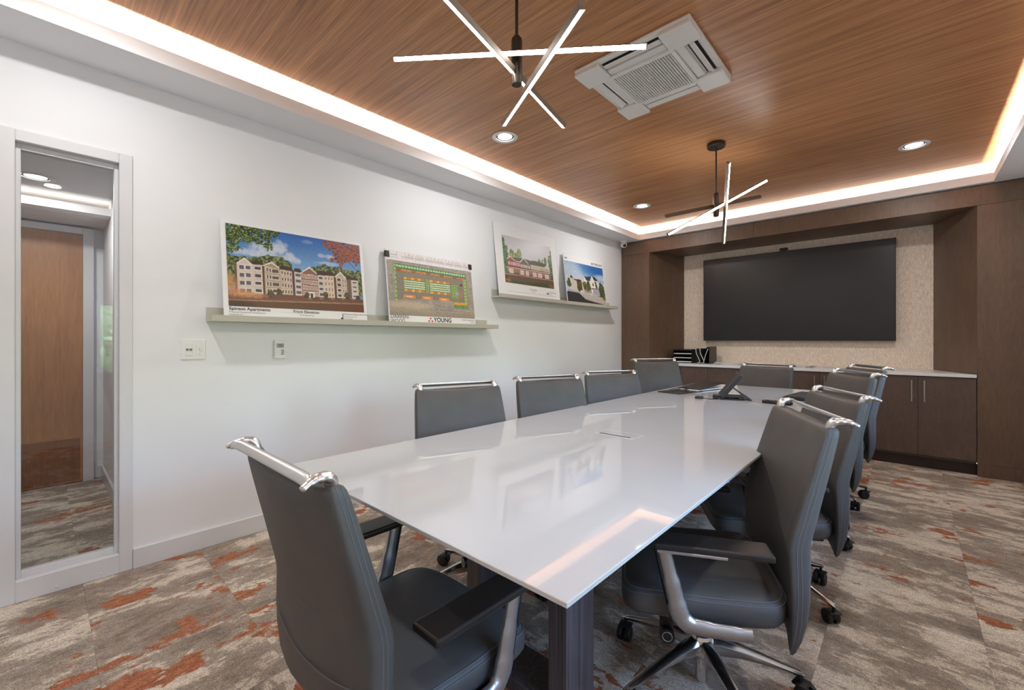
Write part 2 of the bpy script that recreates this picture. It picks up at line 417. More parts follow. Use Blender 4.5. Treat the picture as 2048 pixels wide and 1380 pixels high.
# outside: lawn and shrubs seen only in reflection
g = tag(obj('lawn', box(BM(), RX + T, 22, -14, 16, -0.45, -0.35), 'grass'), 'green lawn outside the right-hand windows', 'lawn'); g['kind'] = 'stuff'
def shrub(loc, r, h, mat, label, seed):
    rnd = np.random.default_rng(seed); n = 2600
    u = rnd.normal(size=(n, 3)); u /= np.linalg.norm(u, axis=1)[:, None]; rad = rnd.uniform(.72, 1.05, n)[:, None]
    c = u * rad * np.array([r, r, h / 2]) + np.array([0, 0, h / 2 + .22])
    a = rnd.normal(size=(n, 3)); a /= np.linalg.norm(a, axis=1)[:, None]; b = np.cross(a, u); b /= (np.linalg.norm(b, axis=1)[:, None] + 1e-6)
    s = rnd.uniform(.05, .10, n)[:, None]
    V = np.stack([c - a * s, c + b * s * .5, c + a * s, c - b * s * .5], 1).reshape(-1, 3)
    me = bpy.data.meshes.new('foliage'); me.from_pydata(V.tolist(), [], [(4 * k, 4 * k + 1, 4 * k + 2, 4 * k + 3) for k in range(n)])
    t = thing('shrub', label, 'shrub', loc, 0, 'shrubs outside the windows')
    f = bpy.data.objects.new('foliage', me); C.objects.link(f); me.materials.append(M[mat]); f.parent = t; f['kind'] = 'stuff'
    obj('inner_growth', lathe(BM(), [(.02, .05 * h + .2)] + [(r * .8 * math.sin(k * PI / 10), h * (.5 - .42 * math.cos(k * PI / 10)) + .2) for k in range(1, 10)] + [(.02, .93 * h + .2)], seg=18), mat, t, True)
    obj('stem', cyl(BM(), (0, 0, 0), (0, 0, h * .3), .04, .03, 8), 'door_wood', t)
for k, (x, y, r, h, mt) in enumerate([(9.6, -2.3, 1.3, 2.6, 'leaf'), (10.0, 0.9, 1.5, 3.2, 'leaf2'), (9.7, 4.1, 1.3, 2.7, 'leaf'), (10.4, 7.2, 1.5, 3.1, 'leaf2')]):
    shrub((x, y, -.35), r, h, mt, 'leafy green shrub outside, %s beyond the windows' % ('first', 'second', 'third', 'fourth')[k], k)

# ------------------------------------------------------------------ panelled surround of the screen recess
XL, XR, XLb, XRb, ZH = 0.398, 3.328, 0.63, 3.08, 2.30
pn = thing('panelled_surround', 'dark brown wood surround framing the television recess', 'panelling', (0, YB, 0))
def prism(pts, z0, z1):
    bm = BM(); loft(bm, [[(x, y, z0) for x, y in pts], [(x, y, z1) for x, y in pts]]); return bm
D = RY1 - YB
bx('pier_panel', 'brown', pn, 0.001, XL - .002, 0, .02, .105, ZH, .001, 1); bx('pier_panel', 'brown', pn, XR + .002, RX - .001, 0, .02, .105, ZH, .001, 1)
obj('splayed_reveal', prism([(XL, 0), (XLb, D - .002), (XLb - .04, D - .002), (XL - .04, .022), (XL - .002, .022), (XL - .002, 0)], .866, ZH), 'brown', pn)
obj('splayed_reveal', prism([(XR, 0), (XR + .002, 0), (XR + .002, .022), (XR + .04, .022), (XRb + .04, D - .002), (XRb, D - .002)], .866, ZH), 'brown', pn)
bx('header', 'brown', pn, 0.001, 1.62, -.002, .02, ZH + .001, ZS - .008, .001, 1); bx('header', 'brown', pn, 1.622, RX - .001, -.002, .02, ZH + .001, ZS - .008, .001, 1)
bx('recess_soffit', 'brown', pn, 0.02, RX - .02, .02, D - .002, ZH + .001, ZH + .03)
bx('plinth', 'brown', pn, 0.001, XL - .002, -.008, .02, 0, .104, .001, 1); bx('plinth', 'brown', pn, XR + .002, RX - .001, -.008, .02, 0, .104, .001, 1)

# base cabinets and worktop
CW = (XR - XL) / 4
cl = ['leftmost dark brown base cabinet, under the black letter trays', 'second dark brown base cabinet from the left under the television',
      'third dark brown base cabinet from the left under the television', 'rightmost dark brown base cabinet, with both bar handles in clear view']
for k in range(4):
    x0 = XL + CW * k
    cb = thing('base_cabinet', cl[k], 'cabinet', (x0 + CW / 2, YB, 0), 0, 'base cabinets under the television')
    h = CW / 2
    bx('carcass', 'cab', cb, -h + .001, h - .001, .022, .56, .10, .834); bx('toe_kick', 'toe', cb, -h + .001, h - .001, .055, .075, .001, .10)
    for s in (-1, 1):
        d = bx('door', 'cab', cb, (-h + .002 if s < 0 else .0015), (-.0015 if s < 0 else h - .002), .002, .021, .122, .828, .001, 1)
        hb = BM(); xx = s * .042
        box(hb, xx - .005, xx + .005, -.030, -.020, .60, .795, .002, 1); cyl(hb, (xx, .004, .62), (xx, -.022, .62), .004, seg=8); cyl(hb, (xx, .004, .775), (xx, -.022, .775), .004, seg=8)
        obj('handle', hb, 'steel', d)
wt = obj('worktop', prism([(XL + .003, -.012), (XR - .003, -.012), (XRb - .003, D - .003), (XLb + .003, D - .003)], .836, .864), 'counter'); wt.location = (0, YB, 0)
tag(wt, 'white worktop running along the base cabinets below the television', 'countertop')

# television
TVX0, TVX1, TVZ0, TVZ1, TVY = 0.910, 2.804, 1.152, 2.203, 5.90
tv = thing('television', 'large wall-mounted flat television with a dark blank screen', 'television', ((TVX0 + TVX1) / 2, TVY, TVZ0))
hw = (TVX1 - TVX0) / 2; hh = TVZ1 - TVZ0
bx('housing', 'black', tv, -hw, hw, .004, .045, 0, hh, .003, 2); bx('wall_mount', 'black', tv, -.4, .4, .045, RY1 - TVY - .001, .3, .75)
for a in ((-hw, hw, hh - .010, hh), (-hw, hw, 0, .016), (-hw, -hw + .009, .016, hh - .010), (hw - .009, hw, .016, hh - .010)):
    bx('bezel', 'black', tv, a[0], a[1], -.004, .004, a[2], a[3], .001, 1)
bx('screen', 'screen', tv, -hw + .009, hw - .009, -.001, .004, .016, hh - .010)
bx('trim_strip', 'bronze', tv, -hw, hw, -.006, .004, -.004, .003); bx('sensor', 'silver', tv, -.012, .012, -.007, 0, -.010, -.001, .002, 1)
wc = thing('webcam', 'small black webcam clipped on top of the television', 'webcam', (1.82, TVY, TVZ1))
bx('body', 'black', wc, -.042, .042, -.022, .012, .003, .034, .008, 3); bx('clip', 'black', wc, -.02, .02, -.007, .03, -.012, .004, .002, 1)
obj('lens', cyl(BM(), (0, -.022, .019), (0, -.026, .019), .009, seg=14), 'screen', wc)

# ------------------------------------------------------------------ downlights
def make_downlight():
    t = thing('downlight', '', 'light')
    obj('trim_ring', lathe(BM(), [(.058, .0), (.089, -.0), (.092, -.004), (.086, -.008), (.064, -.006), (.060, .012), (.058, .012)], seg=40), 'white_pl', t, True, 40)
    obj('lens', lathe(BM(), [(.001, -.002), (.040, -.0025), (.061, .002), (.061, .006), (.001, .006)], seg=32), 'lens', t, True, 40)
    return t
dl0 = None
DLS = [(.76, .08, 'recessed downlight near the sidelight end, out by the left wall'), (.76, 2.26, 'round recessed downlight in the ceiling between the crossed pendants, near the left wall'),
       (.76, 4.43, 'small far recessed downlight in the ceiling corner near the security camera'), (2.93, .08, 'recessed downlight above the camera position'),
       (2.93, 2.26, 'recessed downlight above the right row of chairs'), (2.93, 4.43, 'recessed downlight at the right end of the ceiling above the cabinets')]
def lamp(x, y, z, e, r=.055, col=LAMP_K, spread=180):
    l = bpy.data.lights.new('downlight_lamp', 'AREA'); l.shape = 'DISK'; l.size = r * 2; l.energy = e; l.color = col; l.spread = math.radians(spread)
    o = bpy.data.objects.new('downlight_lamp', l); C.objects.link(o); o.location = (x, y, z); return o
for x, y, lb in DLS:
    if dl0 is None: d = dl0 = make_downlight()
    else: d = copy_tree(dl0)
    d.location = (x, y, ZC); d['label'] = lb; d['group'] = 'recessed ceiling downlights'
    lamp(x, y, ZC - .012, DOWN_W)
d = copy_tree(dl0); d.location = (-1.2, -.02, CZ); d['label'] = 'corridor downlight seen through the sidelight glass'; lamp(-1.2, -.02, CZ - .012, 7.0)

# ------------------------------------------------------------------ pendants
def pendant(name, label, cx, cy, zc, bars, L=.90):
    t = thing(name, label, 'pendant light', (cx, cy, ZC), 0, 'crossed bar pendant lights')
    z = zc - ZC
    obj('canopy', lathe(BM(), [(.001, 0), (.062, 0), (.064, -.004), (.064, -.026), (.058, -.032), (.001, -.032)], seg=32), 'bronze', t, True, 40)
    obj('rod', cyl(BM(), (0, 0, -.03), (0, 0, z + .10), .006, seg=12), 'bronze', t, True, 40)
    obj('hub', lathe(BM(), [(.001, z + .108), (.010, z + .106), (.0185, z + .095), (.020, z + .085), (.020, z - .065), (.018, z - .072), (.001, z - .072)], seg=24), 'bronze', t, True, 40)
    for u, off, face in bars:
        u = Vector(u).normalized(); dn = Vector(face); dn = (dn - u * dn.dot(u)).normalized(); sd = dn.cross(u)
        R = Matrix((u, sd, dn)).transposed().to_4x4()
        R.translation = Vector((off[0], off[1], z + off[2]))
        hb = box(BM(), -L / 2, L / 2, -.0085, .0085, -.014, .0035, .0012, 1)
        for e in (-1, 1): box(hb, -L / 2, L / 2, min(e * .0072, e * .0085), max(e * .0072, e * .0085), .003, .0082)
        b = obj('light_bar', hb, 'bar_metal', t); b.matrix_local = R
        obj('diffuser', box(BM(), -L / 2 + .001, L / 2 - .001, -.0070, .0070, .003, .0070), 'bar', b)
        for e in (-1, 1): obj('end_cap', box(BM(), min(e * L / 2, e * (L / 2 + .002)), max(e * L / 2, e * (L / 2 + .002)), -.0085, .0085, -.014, .0082), 'bar_metal', b)
    return t
pendant('pendant_light', 'near crossed three-bar pendant light hanging over the front of the table', 1.85, 1.173, 2.16,
        [((.89, .43, -.14), (.004, -.042, .021), (.5, -.6, -.6)), ((-.24, .971, .022), (-.005, -.001, -.028), (-.25, 0, -1)), ((-.818, .552, .16), (.06, .012, -.082), (.2, .1, -1))], L=.94)
pendant('pendant_light', 'far crossed three-bar pendant light hanging in front of the television recess', 1.845, 3.40, 2.15,
        [((.551, .682, .481), (.022, -.026, -.012), (.2, -.8, -.5)), ((.294, -.873, .389), (.062, .019, -.015), (.8, .2, -.55)), ((.481, .84, .253), (-.018, .020, .016), (-.6, .2, .8))])

# ------------------------------------------------------------------ ceiling air conditioner
ac = thing('ceiling_air_conditioner', 'square white ceiling cassette air conditioner with a ribbed centre grille', 'air conditioner', (1.876, 2.26, ZC))
hs = .309
bx('panel', 'ac_white', ac, -hs, hs, -hs, hs, -.022, 0, .010, 3)
for k in range(4):
    a = k * PI / 2; rm = Matrix.Rotation(a, 4, 'Z')
    o = bx('corner_cover', 'ac_white', ac, hs - .15, hs - .001, hs - .15, hs - .001, -.046, -.020, .008, 3); o.matrix_local = rm
    o = bx('air_slot', 'ac_dark', ac, hs - .078, hs - .030, -.155, .155, -.0235, -.021); o.matrix_local = rm
    o = bx('louvre', 'ac_white', ac, -.018, .018, -.152, .152, -.003, .003, .002, 1); o.matrix_local = rm @ Matrix.Translation((hs - .054, 0, -.031)) @ Matrix.Rotation(math.radians((28, 8, 30, 8)[k]), 4, 'Y')
    o = bx('louvre_rail', 'ac_white', ac, hs - .13, hs - .086, -.155, .155, -.036, -.020, .004, 2); o.matrix_local = rm
gf = obj('grille', BM(), 'ac_white', ac)
bm = BM(); G = .178
for a in ((-G, G, G - .018, G), (-G, G, -G, -G + .018), (-G, -G + .018, -G + .018, G - .018), (G - .018, G, -G + .018, G - .018)): box(bm, *a, -.050, -.030, .003, 1)
bm.to_mesh(gf.data); bm.free()
bm = BM()
for k in range(24):
    p = -G + .024 + k * (2 * G - .048) / 23; box(bm, p - .0028, p + .0028, -G + .018, G - .018, -.047, -.038)
for k in range(30):
    p = -G + .024 + k * (2 * G - .048) / 29; box(bm, -G + .018, G - .018, p - .0015, p + .0015, -.042, -.038)
o = obj('grille_ribs', bm, 'ac_white', gf); o['kind'] = 'stuff'
bx('filter', 'ac_grey', gf, -G + .018, G - .018, -G + .018, G - .018, -.030, -.024)

# ------------------------------------------------------------------ security camera
sc = thing('security_camera', 'small white turret security camera in the far left ceiling corner', 'camera', (.10, 5.26, ZS))
obj('mount', lathe(BM(), [(.001, 0), (.046, 0), (.046, -.012), (.040, -.020), (.001, -.020)], seg=28), 'white_pl', sc, True, 40)
obj('ball', lathe(BM(), [(.001, -.018), (.030, -.020), (.040, -.040), (.040, -.060), (.028, -.080), (.001, -.088)], seg=28), 'white_pl', sc, True, 60)
o = obj('lens_housing', lathe(BM(), [(.001, .0), (.030, .0), (.031, .03), (.026, .036), (.001, .034)], seg=24), 'white_pl', sc, True, 40)
dr = Vector((.62, -.70, -.35)).normalized(); o.matrix_local = Matrix.Translation((.008, -.010, -.054)) @ dr.to_track_quat('Z', 'Y').to_matrix().to_4x4()
q = obj('lens', lathe(BM(), [(.001, .034), (.021, .034), (.022, .040), (.012, .041), (.001, .038)], seg=24), 'black', o, True, 40)

# ------------------------------------------------------------------ light switch and thermostat
sw = thing('light_switch', 'white double light switch plate on the wall beside the sidelight', 'switch', (0, .5685, 1.107))
bx('plate', 'white_pl', sw, 0, .006, -.0565, .0565, -.055, .055, .003, 2)
bx('sensor_switch', 'white_pl', sw, .006, .010, -.036, -.004, -.033, .033, .002, 1)
for y in (-.028, -.012): o = obj('sensor_button', cyl(BM(), (.010, y, 0), (.013, y, 0), .0065, seg=12), 'ink_grey', sw)
bx('toggle_plate', 'white_pl', sw, .006, .0075, .012, .044, -.033, .033, .001, 1); bx('toggle', 'white_pl', sw, .007, .018, .024, .031, -.004, .011, .002, 1)
for y in (.028,):
    for z in (-.024, .024): obj('screw', cyl(BM(), (.0075, y, z), (.0085, y, z), .003, seg=10), 'silver', sw)
th = thing('thermostat', 'small white wall thermostat with a grey display under the first picture ledge', 'thermostat', (0, 1.01, 1.1015))
bx('case', 'white_pl', th, 0, .022, -.034, .034, -.0575, .0575, .005, 2); bx('display', plain('lcd_grey', (150, 160, 156), .3), th, .022, .0235, -.022, .020, .010, .036)
for z in (-.006, -.018, -.030): bx('button', 'ink_grey', th, .022, .0245, .004, .020, z - .003, z + .003, .001, 1)
me = text_mesh('72', .022); me.materials.append(M['ink']); share('lettering', me, th, (.0237, -.012, .015), (PI / 2, 0, PI / 2))

# ------------------------------------------------------------------ picture ledges and boards
def ledge(label, y0, y1, z):
    t = thing('picture_ledge', label, 'shelf', (0, (y0 + y1) / 2, z), 0, 'picture ledges')
    h = (y1 - y0) / 2
    bx('back_rail', 'ledge', t, 0, .018, -h, h - .05, 0, .080, .001, 1); bx('shelf_board', 'ledge', t, .018, .104, -h, h - .02, 0, .014); bx('front_lip', 'ledge', t, .104, .121, -h, h, 0, .035, .001, 1)
    return t
ledge('lower greige picture ledge holding the large apartment poster', .628, 2.85, 1.262)
ledge('higher greige picture ledge nearer the television end', 2.872, 5.066, 1.557)

class Paint:
    def __init__(s, w, h, base):
        s.w, s.h = w, h; s.a = np.zeros((h, w, 3)); s.a[:] = np.array(base) / 255
        s.u, s.v = np.meshgrid((np.arange(w) + .5) / w, (np.arange(h) + .5) / h); s.r = np.random.default_rng(3)
    def noise(s, n):
        g = s.r.random((n, int(n * s.w / s.h) + 1)); yi = s.v * (g.shape[0] - 1); xi = s.u * (g.shape[1] - 1)
        y0 = yi.astype(int); x0 = xi.astype(int); y1 = np.minimum(y0 + 1, g.shape[0] - 1); x1 = np.minimum(x0 + 1, g.shape[1] - 1); fy = yi - y0; fx = xi - x0
        return (g[y0, x0] * (1 - fx) + g[y0, x1] * fx) * (1 - fy) + (g[y1, x0] * (1 - fx) + g[y1, x1] * fx) * fy
    def put(s, m, c, k=1.0):
        m = m.astype(float)[..., None] * k; s.a = s.a * (1 - m) + np.array(c) / 255 * m
    def poly(s, pts, c, k=1.0):
        m = np.zeros((s.h, s.w), bool); n = len(pts)
        for i in range(n):
            (x0, y0), (x1, y1) = pts[i], pts[(i + 1) % n]
            if y0 == y1: continue
            cr = ((s.v >= min(y0, y1)) & (s.v < max(y0, y1))) & (s.u < (s.v - y0) * (x1 - x0) / (y1 - y0) + x0); m ^= cr
        s.put(m, c, k); return m
    def rect(s, u0, u1, v0, v1, c, k=1.0): s.put((s.u >= u0) & (s.u < u1) & (s.v >= v0) & (s.v < v1), c, k)
    def vgrad(s, v0, v1, c0, c1):
        m = (s.v >= v0) & (s.v <= v1); f = np.clip((s.v - v0) / (v1 - v0), 0, 1)[..., None]
        g = np.array(c0) / 255 * (1 - f) + np.array(c1) / 255 * f; s.a[m] = g[m]
    def soft(s, cu, cv, ru, rv, c, k=.8, rag=.0, n=24):
        d = ((s.u - cu) / ru) ** 2 + ((s.v - cv) / rv) ** 2
        if rag: d = d + (s.noise(n) - .5) * rag
        s.put(np.clip(1.2 - d, 0, 1), c, k)
    def leafy(s, cu, cv, ru, rv, cols, dens=.8, n=40, rag=1.2):
        d = ((s.u - cu) / ru) ** 2 + ((s.v - cv) / rv) ** 2 + (s.noise(n // 3 + 2) - .5) * rag
        m = d < 1; nz = np.clip((s.noise(n) - .5) * 1.6 + .5, 0, .999); m &= s.noise(int(n * .8)) < dens - .12 * d
        for i, c in enumerate(cols): s.put(m & (nz >= i / len(cols)) & (nz < (i + 1) / len(cols) + .001), c)
    def line(s, p, q, w, c):
        (x0, y0), (x1, y1) = p, q; asp = s.w / s.h; dx, dy = (x1 - x0) * asp, y1 - y0; L = math.hypot(dx, dy); nx, ny = -dy / L * w / asp, dx / L * w
        s.poly([(x0 + nx, y0 + ny), (x1 + nx, y1 + ny), (x1 - nx, y1 - ny), (x0 - nx, y0 - ny)], c)
    def mesh(s, name, w, h, parent, x0, z0, y):
        xs = np.linspace(0, w, s.w) + x0; zs = np.linspace(0, h, s.h) + z0
        X, Z = np.meshgrid(xs, zs); V = np.stack([X, np.full_like(X, y), Z], -1).reshape(-1, 3)
        i = np.arange(s.w * s.h).reshape(s.h, s.w); F = np.stack([i[:-1, :-1], i[:-1, 1:], i[1:, 1:], i[1:, :-1]], -1).reshape(-1, 4)
        me = bpy.data.meshes.new(name); me.vertices.add(len(V)); me.vertices.foreach_set('co', V.ravel())
        me.loops.add(F.size); me.loops.foreach_set('vertex_index', F.ravel().astype(np.int32))
        me.polygons.add(len(F)); me.polygons.foreach_set('loop_start', np.arange(0, F.size, 4, dtype=np.int32)); me.update(calc_edges=True)
        col = np.clip(s.a.reshape(-1, 3), 0, 1); L = np.where(col <= .04045, col / 12.92, ((col + .055) / 1.055) ** 2.4)
        at = me.color_attributes.new('Col', 'FLOAT_COLOR', 'POINT'); at.data.foreach_set('color', np.concatenate([L, np.ones((len(L), 1))], 1).ravel().astype(np.float32))
        me.materials.append(M['print']); o = bpy.data.objects.new(name, me); C.objects.link(o); o.parent = parent; return o

def board(label, y0, y1, z, hgt, xb, xt, thick=.006):
    th_ = math.asin((xb - xt) / hgt)
    t = thing('poster_board', label, 'poster', (xb, y0, z), 0, 'architectural poster boards'); t.rotation_euler = (-th_, 0, PI / 2)
    w = y1 - y0
    bx('backing_board', 'foam', t, 0, w, 0, thick, 0, hgt); return t, w
def letters(t, s, size, x, z, mat='ink', align='LEFT', bold=0.0):
    me = text_mesh(s, size, align, bold); me.materials.append(M[mat]); return share('lettering', me, t, (x, -.0012, z), (PI / 2, 0, 0))

def windows(p, u0, u1, eave0, eave1, base0, base1, n, floors, c, frame=(232, 226, 218), gapu=.5, gapv=.55):
    for f in range(floors):
        for k in range(n):
            ua = u0 + (u1 - u0) * (k + .5 - gapu / 2) / n; ub = u0 + (u1 - u0) * (k + .5 + gapu / 2) / n
            fr = ((ua + ub) / 2 - u0) / max(1e-6, (u1 - u0)); e = eave0 + (eave1 - eave0) * fr; b = base0 + (base1 - base0) * fr
            va = b + (e - b) * (f + .5 - gapv / 2) / floors; vb = b + (e - b) * (f + .5 + gapv / 2) / floors
            p.rect(ua - .003, ub + .003, va - .006, vb + .006, frame); p.rect(ua, ub, va, vb, c)

# poster 1: long apartment building
t1, w_ = board('large colour poster of a long four-storey apartment building under blue sky', .691, 1.556, 1.278, .576, .097, .014)
p = Paint(400, 230, (96, 150, 205))
p.vgrad(.4, 1, (150, 190, 225), (40, 96, 172))
for cu, cv, ru, rv, k in ((.25, .76, .13, .09, .8), (.35, .80, .06, .09, .8), (.14, .68, .14, .05, .7), (.417, .69, .045, .06, .8), (.458, .64, .05, .04, .7), (.66, .76, .03, .03, .6), (.725, .76, .04, .035, .7), (.56, .92, .05, .03, .35), (.70, .66, .1, .03, .6), (.30, .66, .2, .04, .6)):
    p.soft(cu, cv, ru, rv, (214, 216, 226), k, .9, 26)
for cu, cv, ru, rv in ((.06, .53, .08, .10), (.15, .56, .08, .07), (.30, .58, .10, .10), (.38, .56, .06, .07), (.68, .56, .10, .08), (.80, .54, .1, .08), (.92, .50, .09, .10), (.97, .40, .05, .2), (.01, .40, .05, .18)):
    p.leafy(cu, cv, ru, rv, [(46, 58, 34), (74, 92, 48), (104, 118, 62), (138, 146, 92)], .95, 60)
p.rect(0, 1, 0, .19, (106, 72, 52))
ev = lambda u: float(np.interp(u, [.054, .147, .233, .346, .436, .62, .762, .856, .965], [.53, .53, .535, .507, .495, .484, .495, .47, .463]))
bl = lambda u: float(np.interp(u, [0, .05, .218, .335, .425, .562, .739, .952], [.12, .14, .165, .18, .185, .18, .185, .20]))
def block(u0, u1, c, roof=None, rise=.05):
    if roof: p.poly([(u0 - .008, ev(u0) - .002), (u1 + .008, ev(u1) - .002), (u1 - .004, ev(u1) + rise), (u0 + .004, ev(u0) + rise)], roof)
    p.poly([(u0, ev(u0)), (u1, ev(u1)), (u1, bl(u1)), (u0, bl(u0))], c)
def gable(u0, u1, pk, c):
    m = (u0 + u1) / 2; p.poly([(u0 - .012, ev(u0) - .008), (m, pk + .014), (u1 + .012, ev(u1) - .008)], (236, 226, 218)); p.poly([(u0, ev(u0) - .006), (m, pk - .008), (u1, ev(u1) - .006)], c)
RF = (58, 44, 36)
block(.046, .06, (110, 86, 72)); block(.060, .165, (214, 200, 190), RF, .03); gable(.068, .152, .59, (214, 196, 190))
block(.165, .226, (206, 192, 180), RF, .05); windows(p, .165, .222, ev(.165), ev(.222), bl(.165), bl(.222), 1, 4, (72, 68, 72), gapu=.7, gapv=.4)
windows(p, .072, .148, ev(.07), ev(.15), bl(.07), bl(.15), 2, 4, (96, 92, 100), gapu=.8, gapv=.5)
block(.222, .236, (84, 62, 48)); block(.236, .345, (186, 162, 138), RF, .02); gable(.232, .346, .578, (170, 148, 118)); windows(p, .244, .285, ev(.24), ev(.28), bl(.24), bl(.28), 2, 4, (84, 78, 78)); windows(p, .285, .335, ev(.29), ev(.33), bl(.29), bl(.33), 1, 4, (90, 80, 78), gapu=.85, gapv=.5)
block(.345, .432, (196, 172, 146), RF, .055); windows(p, .347, .428, ev(.35), ev(.43), bl(.35), bl(.43), 4, 4, (96, 86, 80))
block(.428, .445, (78, 58, 48)); block(.445, .495, (214, 200, 190), RF, .05); windows(p, .450, .494, ev(.45), ev(.49), bl(.45), bl(.49), 1, 4, (100, 92, 96), gapu=.85, gapv=.5)
block(.495, .622, (150, 108, 86), RF, .02); gable(.497, .626, .572, (140, 96, 76)); windows(p, .500, .620, ev(.5), ev(.62), bl(.5), bl(.62), 6, 4, (150, 130, 120), gapu=.55); p.rect(.545, .59, .17, .245, (236, 228, 220)); p.rect(.558, .577, .17, .225, (70, 58, 56))
block(.622, .668, (206, 194, 182), RF, .06); windows(p, .625, .664, ev(.63), ev(.66), bl(.63), bl(.66), 1, 4, (86, 80, 82), gapu=.8, gapv=.5)
block(.668, .752, (216, 192, 164), RF, .055); windows(p, .672, .75, ev(.67), ev(.75), bl(.67), bl(.75), 3, 4, (150, 130, 112))
block(.752, .77, (86, 66, 54)); block(.77, .862, (190, 172, 150), RF, .02); gable(.77, .856, .556, (196, 176, 156)); windows(p, .775, .815, ev(.77), ev(.81), bl(.77), bl(.81), 1, 4, (70, 62, 60), gapu=.8, gapv=.5); windows(p, .82, .86, ev(.82), ev(.86), bl(.82), bl(.86), 2, 4, (130, 118, 112))
block(.862, .90, (112, 90, 76), RF, .06); block(.90, .962, (204, 194, 184), RF, .04); windows(p, .905, .955, ev(.90), ev(.95), bl(.90), bl(.95), 1, 4, (110, 100, 100), gapu=.7, gapv=.4)
for cu, cv in ((.33, .20), (.53, .20), (.68, .22), (.86, .23), (.27, .18), (.95, .21)): p.leafy(cu, cv, .022, .045, [(66, 52, 36), (92, 84, 52)], .95, 70)
for cu, cv, ru, rv in ((.02, .22, .06, .12), (.08, .16, .08, .06), (.17, .145, .09, .04), (.01, .33, .04, .08)): p.soft(cu, cv, ru, rv, (206, 146, 98), .75, .8, 40)  # orange glare on the lower left, painted into the print
p.poly([(0, .10), (1, .145), (1, .125), (0, .055)], (122, 88, 66)); p.line((0, .075), (1, .125), .004, (176, 150, 128)); p.poly([(0, .06), (1, .115), (1, 0), (0, 0)], (92, 64, 36)); p.soft(.95, .04, .3, .05, (104, 58, 40), .7); p.soft(.05, .03, .12, .05, (58, 40, 40), .6)
for k in range(9): p.soft(.55 + k * .045, .155 + .004 * k, .016, .012, (64, 54, 54) if k % 2 else (150, 140, 136), .9)
for cu, cv, ru, rv in ((.05, .93, .10, .12), (.15, .95, .14, .09), (.26, .95, .10, .06), (.24, .85, .06, .07), (.12, .84, .08, .06), (.27, .78, .03, .06), (.04, .80, .05, .06), (.02, .68, .03, .10), (.06, .72, .04, .04), (.33, .98, .05, .03)):
    p.leafy(cu, cv, ru, rv, [(30, 40, 24), (52, 74, 30), (86, 110, 46), (36, 48, 30), (150, 164, 92)], .68, 80, 1.8)
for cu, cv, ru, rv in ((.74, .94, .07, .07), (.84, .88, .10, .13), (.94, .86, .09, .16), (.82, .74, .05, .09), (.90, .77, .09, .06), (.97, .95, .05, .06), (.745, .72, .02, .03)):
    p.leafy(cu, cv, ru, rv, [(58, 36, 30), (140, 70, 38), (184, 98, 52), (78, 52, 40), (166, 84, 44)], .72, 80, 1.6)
p.line((.88, .74), (1, .55), .004, (70, 60, 54))
p.a *= (.94 + .12 * p.noise(120))[..., None]
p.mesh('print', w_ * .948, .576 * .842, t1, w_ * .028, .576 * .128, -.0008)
letters(t1, 'Epireon Apartments', .026, w_ * .03, .052, 'ink', bold=.0004); letters(t1, 'Proposed Residential Development', .013, w_ * .03, .036, 'ink_grey'); letters(t1, 'Rendering View', .011, w_ * .03, .023, 'ink_grey')
letters(t1, 'Front Elevation', .026, w_ * .52, .050, 'ink', 'CENTER', .0003); letters(t1, 'Artist Rendering', .013, w_ * .52, .033, 'ink_grey', 'CENTER')
letters(t1, 'Architects Design Associates', .015, w_ * .80, .052, 'ink_grey'); letters(t1, 'Architecture | Planning', .010, w_ * .80, .036, 'ink_grey'); letters(t1, 'Interior Design', .010, w_ * .80, .022, 'ink_grey')
bm = BM(); box(bm, w_ * .762, w_ * .778, -.0012, -.0006, .016, .022); box(bm, w_ * .78, w_ * .797, -.0012, -.0006, .016, .032); box(bm, w_ * .792, w_ * .797, -.0012, -.0006, .032, .058); obj('printed_logo', bm, 'ink', t1)

# poster 2: site plan clipped to a board
t2, w_ = board('site plan sheet with green and orange house rows held by two binder clips', 1.729, 2.585, 1.278, .570, .100, .030)
p = Paint(260, 160, (168, 162, 150)); p.a *= (.86 + .2 * p.noise(60))[..., None] * (.94 + .1 * p.noise(14))[..., None]
p.poly([(.07, .95), (.92, .915), (.925, .20), (.73, .25), (.72, .34), (.075, .30)], (128, 122, 106), .75); p.vgrad(0, .12, (150, 140, 124), (172, 160, 140)); p.soft(.2, .2, .3, .08, (214, 190, 160), .6)  # last soft patch: warm glare near the lower left, painted into the sheet colour
def dots(u0, u1, v, n, r, c):
    for k in range(n):
        u = u0 + (u1 - u0) * (k + .5) / n; p.put(((p.u - u) / (r * .62)) ** 2 + ((p.v - v(u) if callable(v) else p.v - v) / r) ** 2 < 1, c)
p.poly([(.075, .945), (.915, .91), (.915, .86), (.08, .88)], (86, 136, 74)); dots(.09, .91, lambda u: .905 - .03 * (u - .1), 26, .022, (176, 216, 180)); dots(.09, .91, lambda u: .875 - .03 * (u - .1), 34, .016, (66, 120, 66))
for k in range(15):
    u = .10 + k * .054; p.rect(u, u + .042, .815 - .02 * k / 15, .855 - .02 * k / 15, (206, 138, 70) if k % 3 else (170, 98, 48)); p.rect(u + .012, u + .024, .80, .815, (120, 70, 40))
for u0, u1 in ((.17, .395), (.455, .70)):
    for v0, v1 in ((.67, .715), (.45, .495)):
        for k in range(6): ua = u0 + (u1 - u0) * k / 6; p.rect(ua, ua + (u1 - u0) / 6 * .82, v0, v1, (204, 132, 62) if (k + int(v0 * 10)) % 2 else (226, 178, 92))
    p.rect(u0, u1, .495, .67, (104, 136, 84)); 
    for v in (.52, .56, .60, .64): dots(u0, u1, v, 13, .015, (206, 222, 186)); dots(u0 + .008, u1 + .008, v + .02, 13, .009, (60, 96, 56))
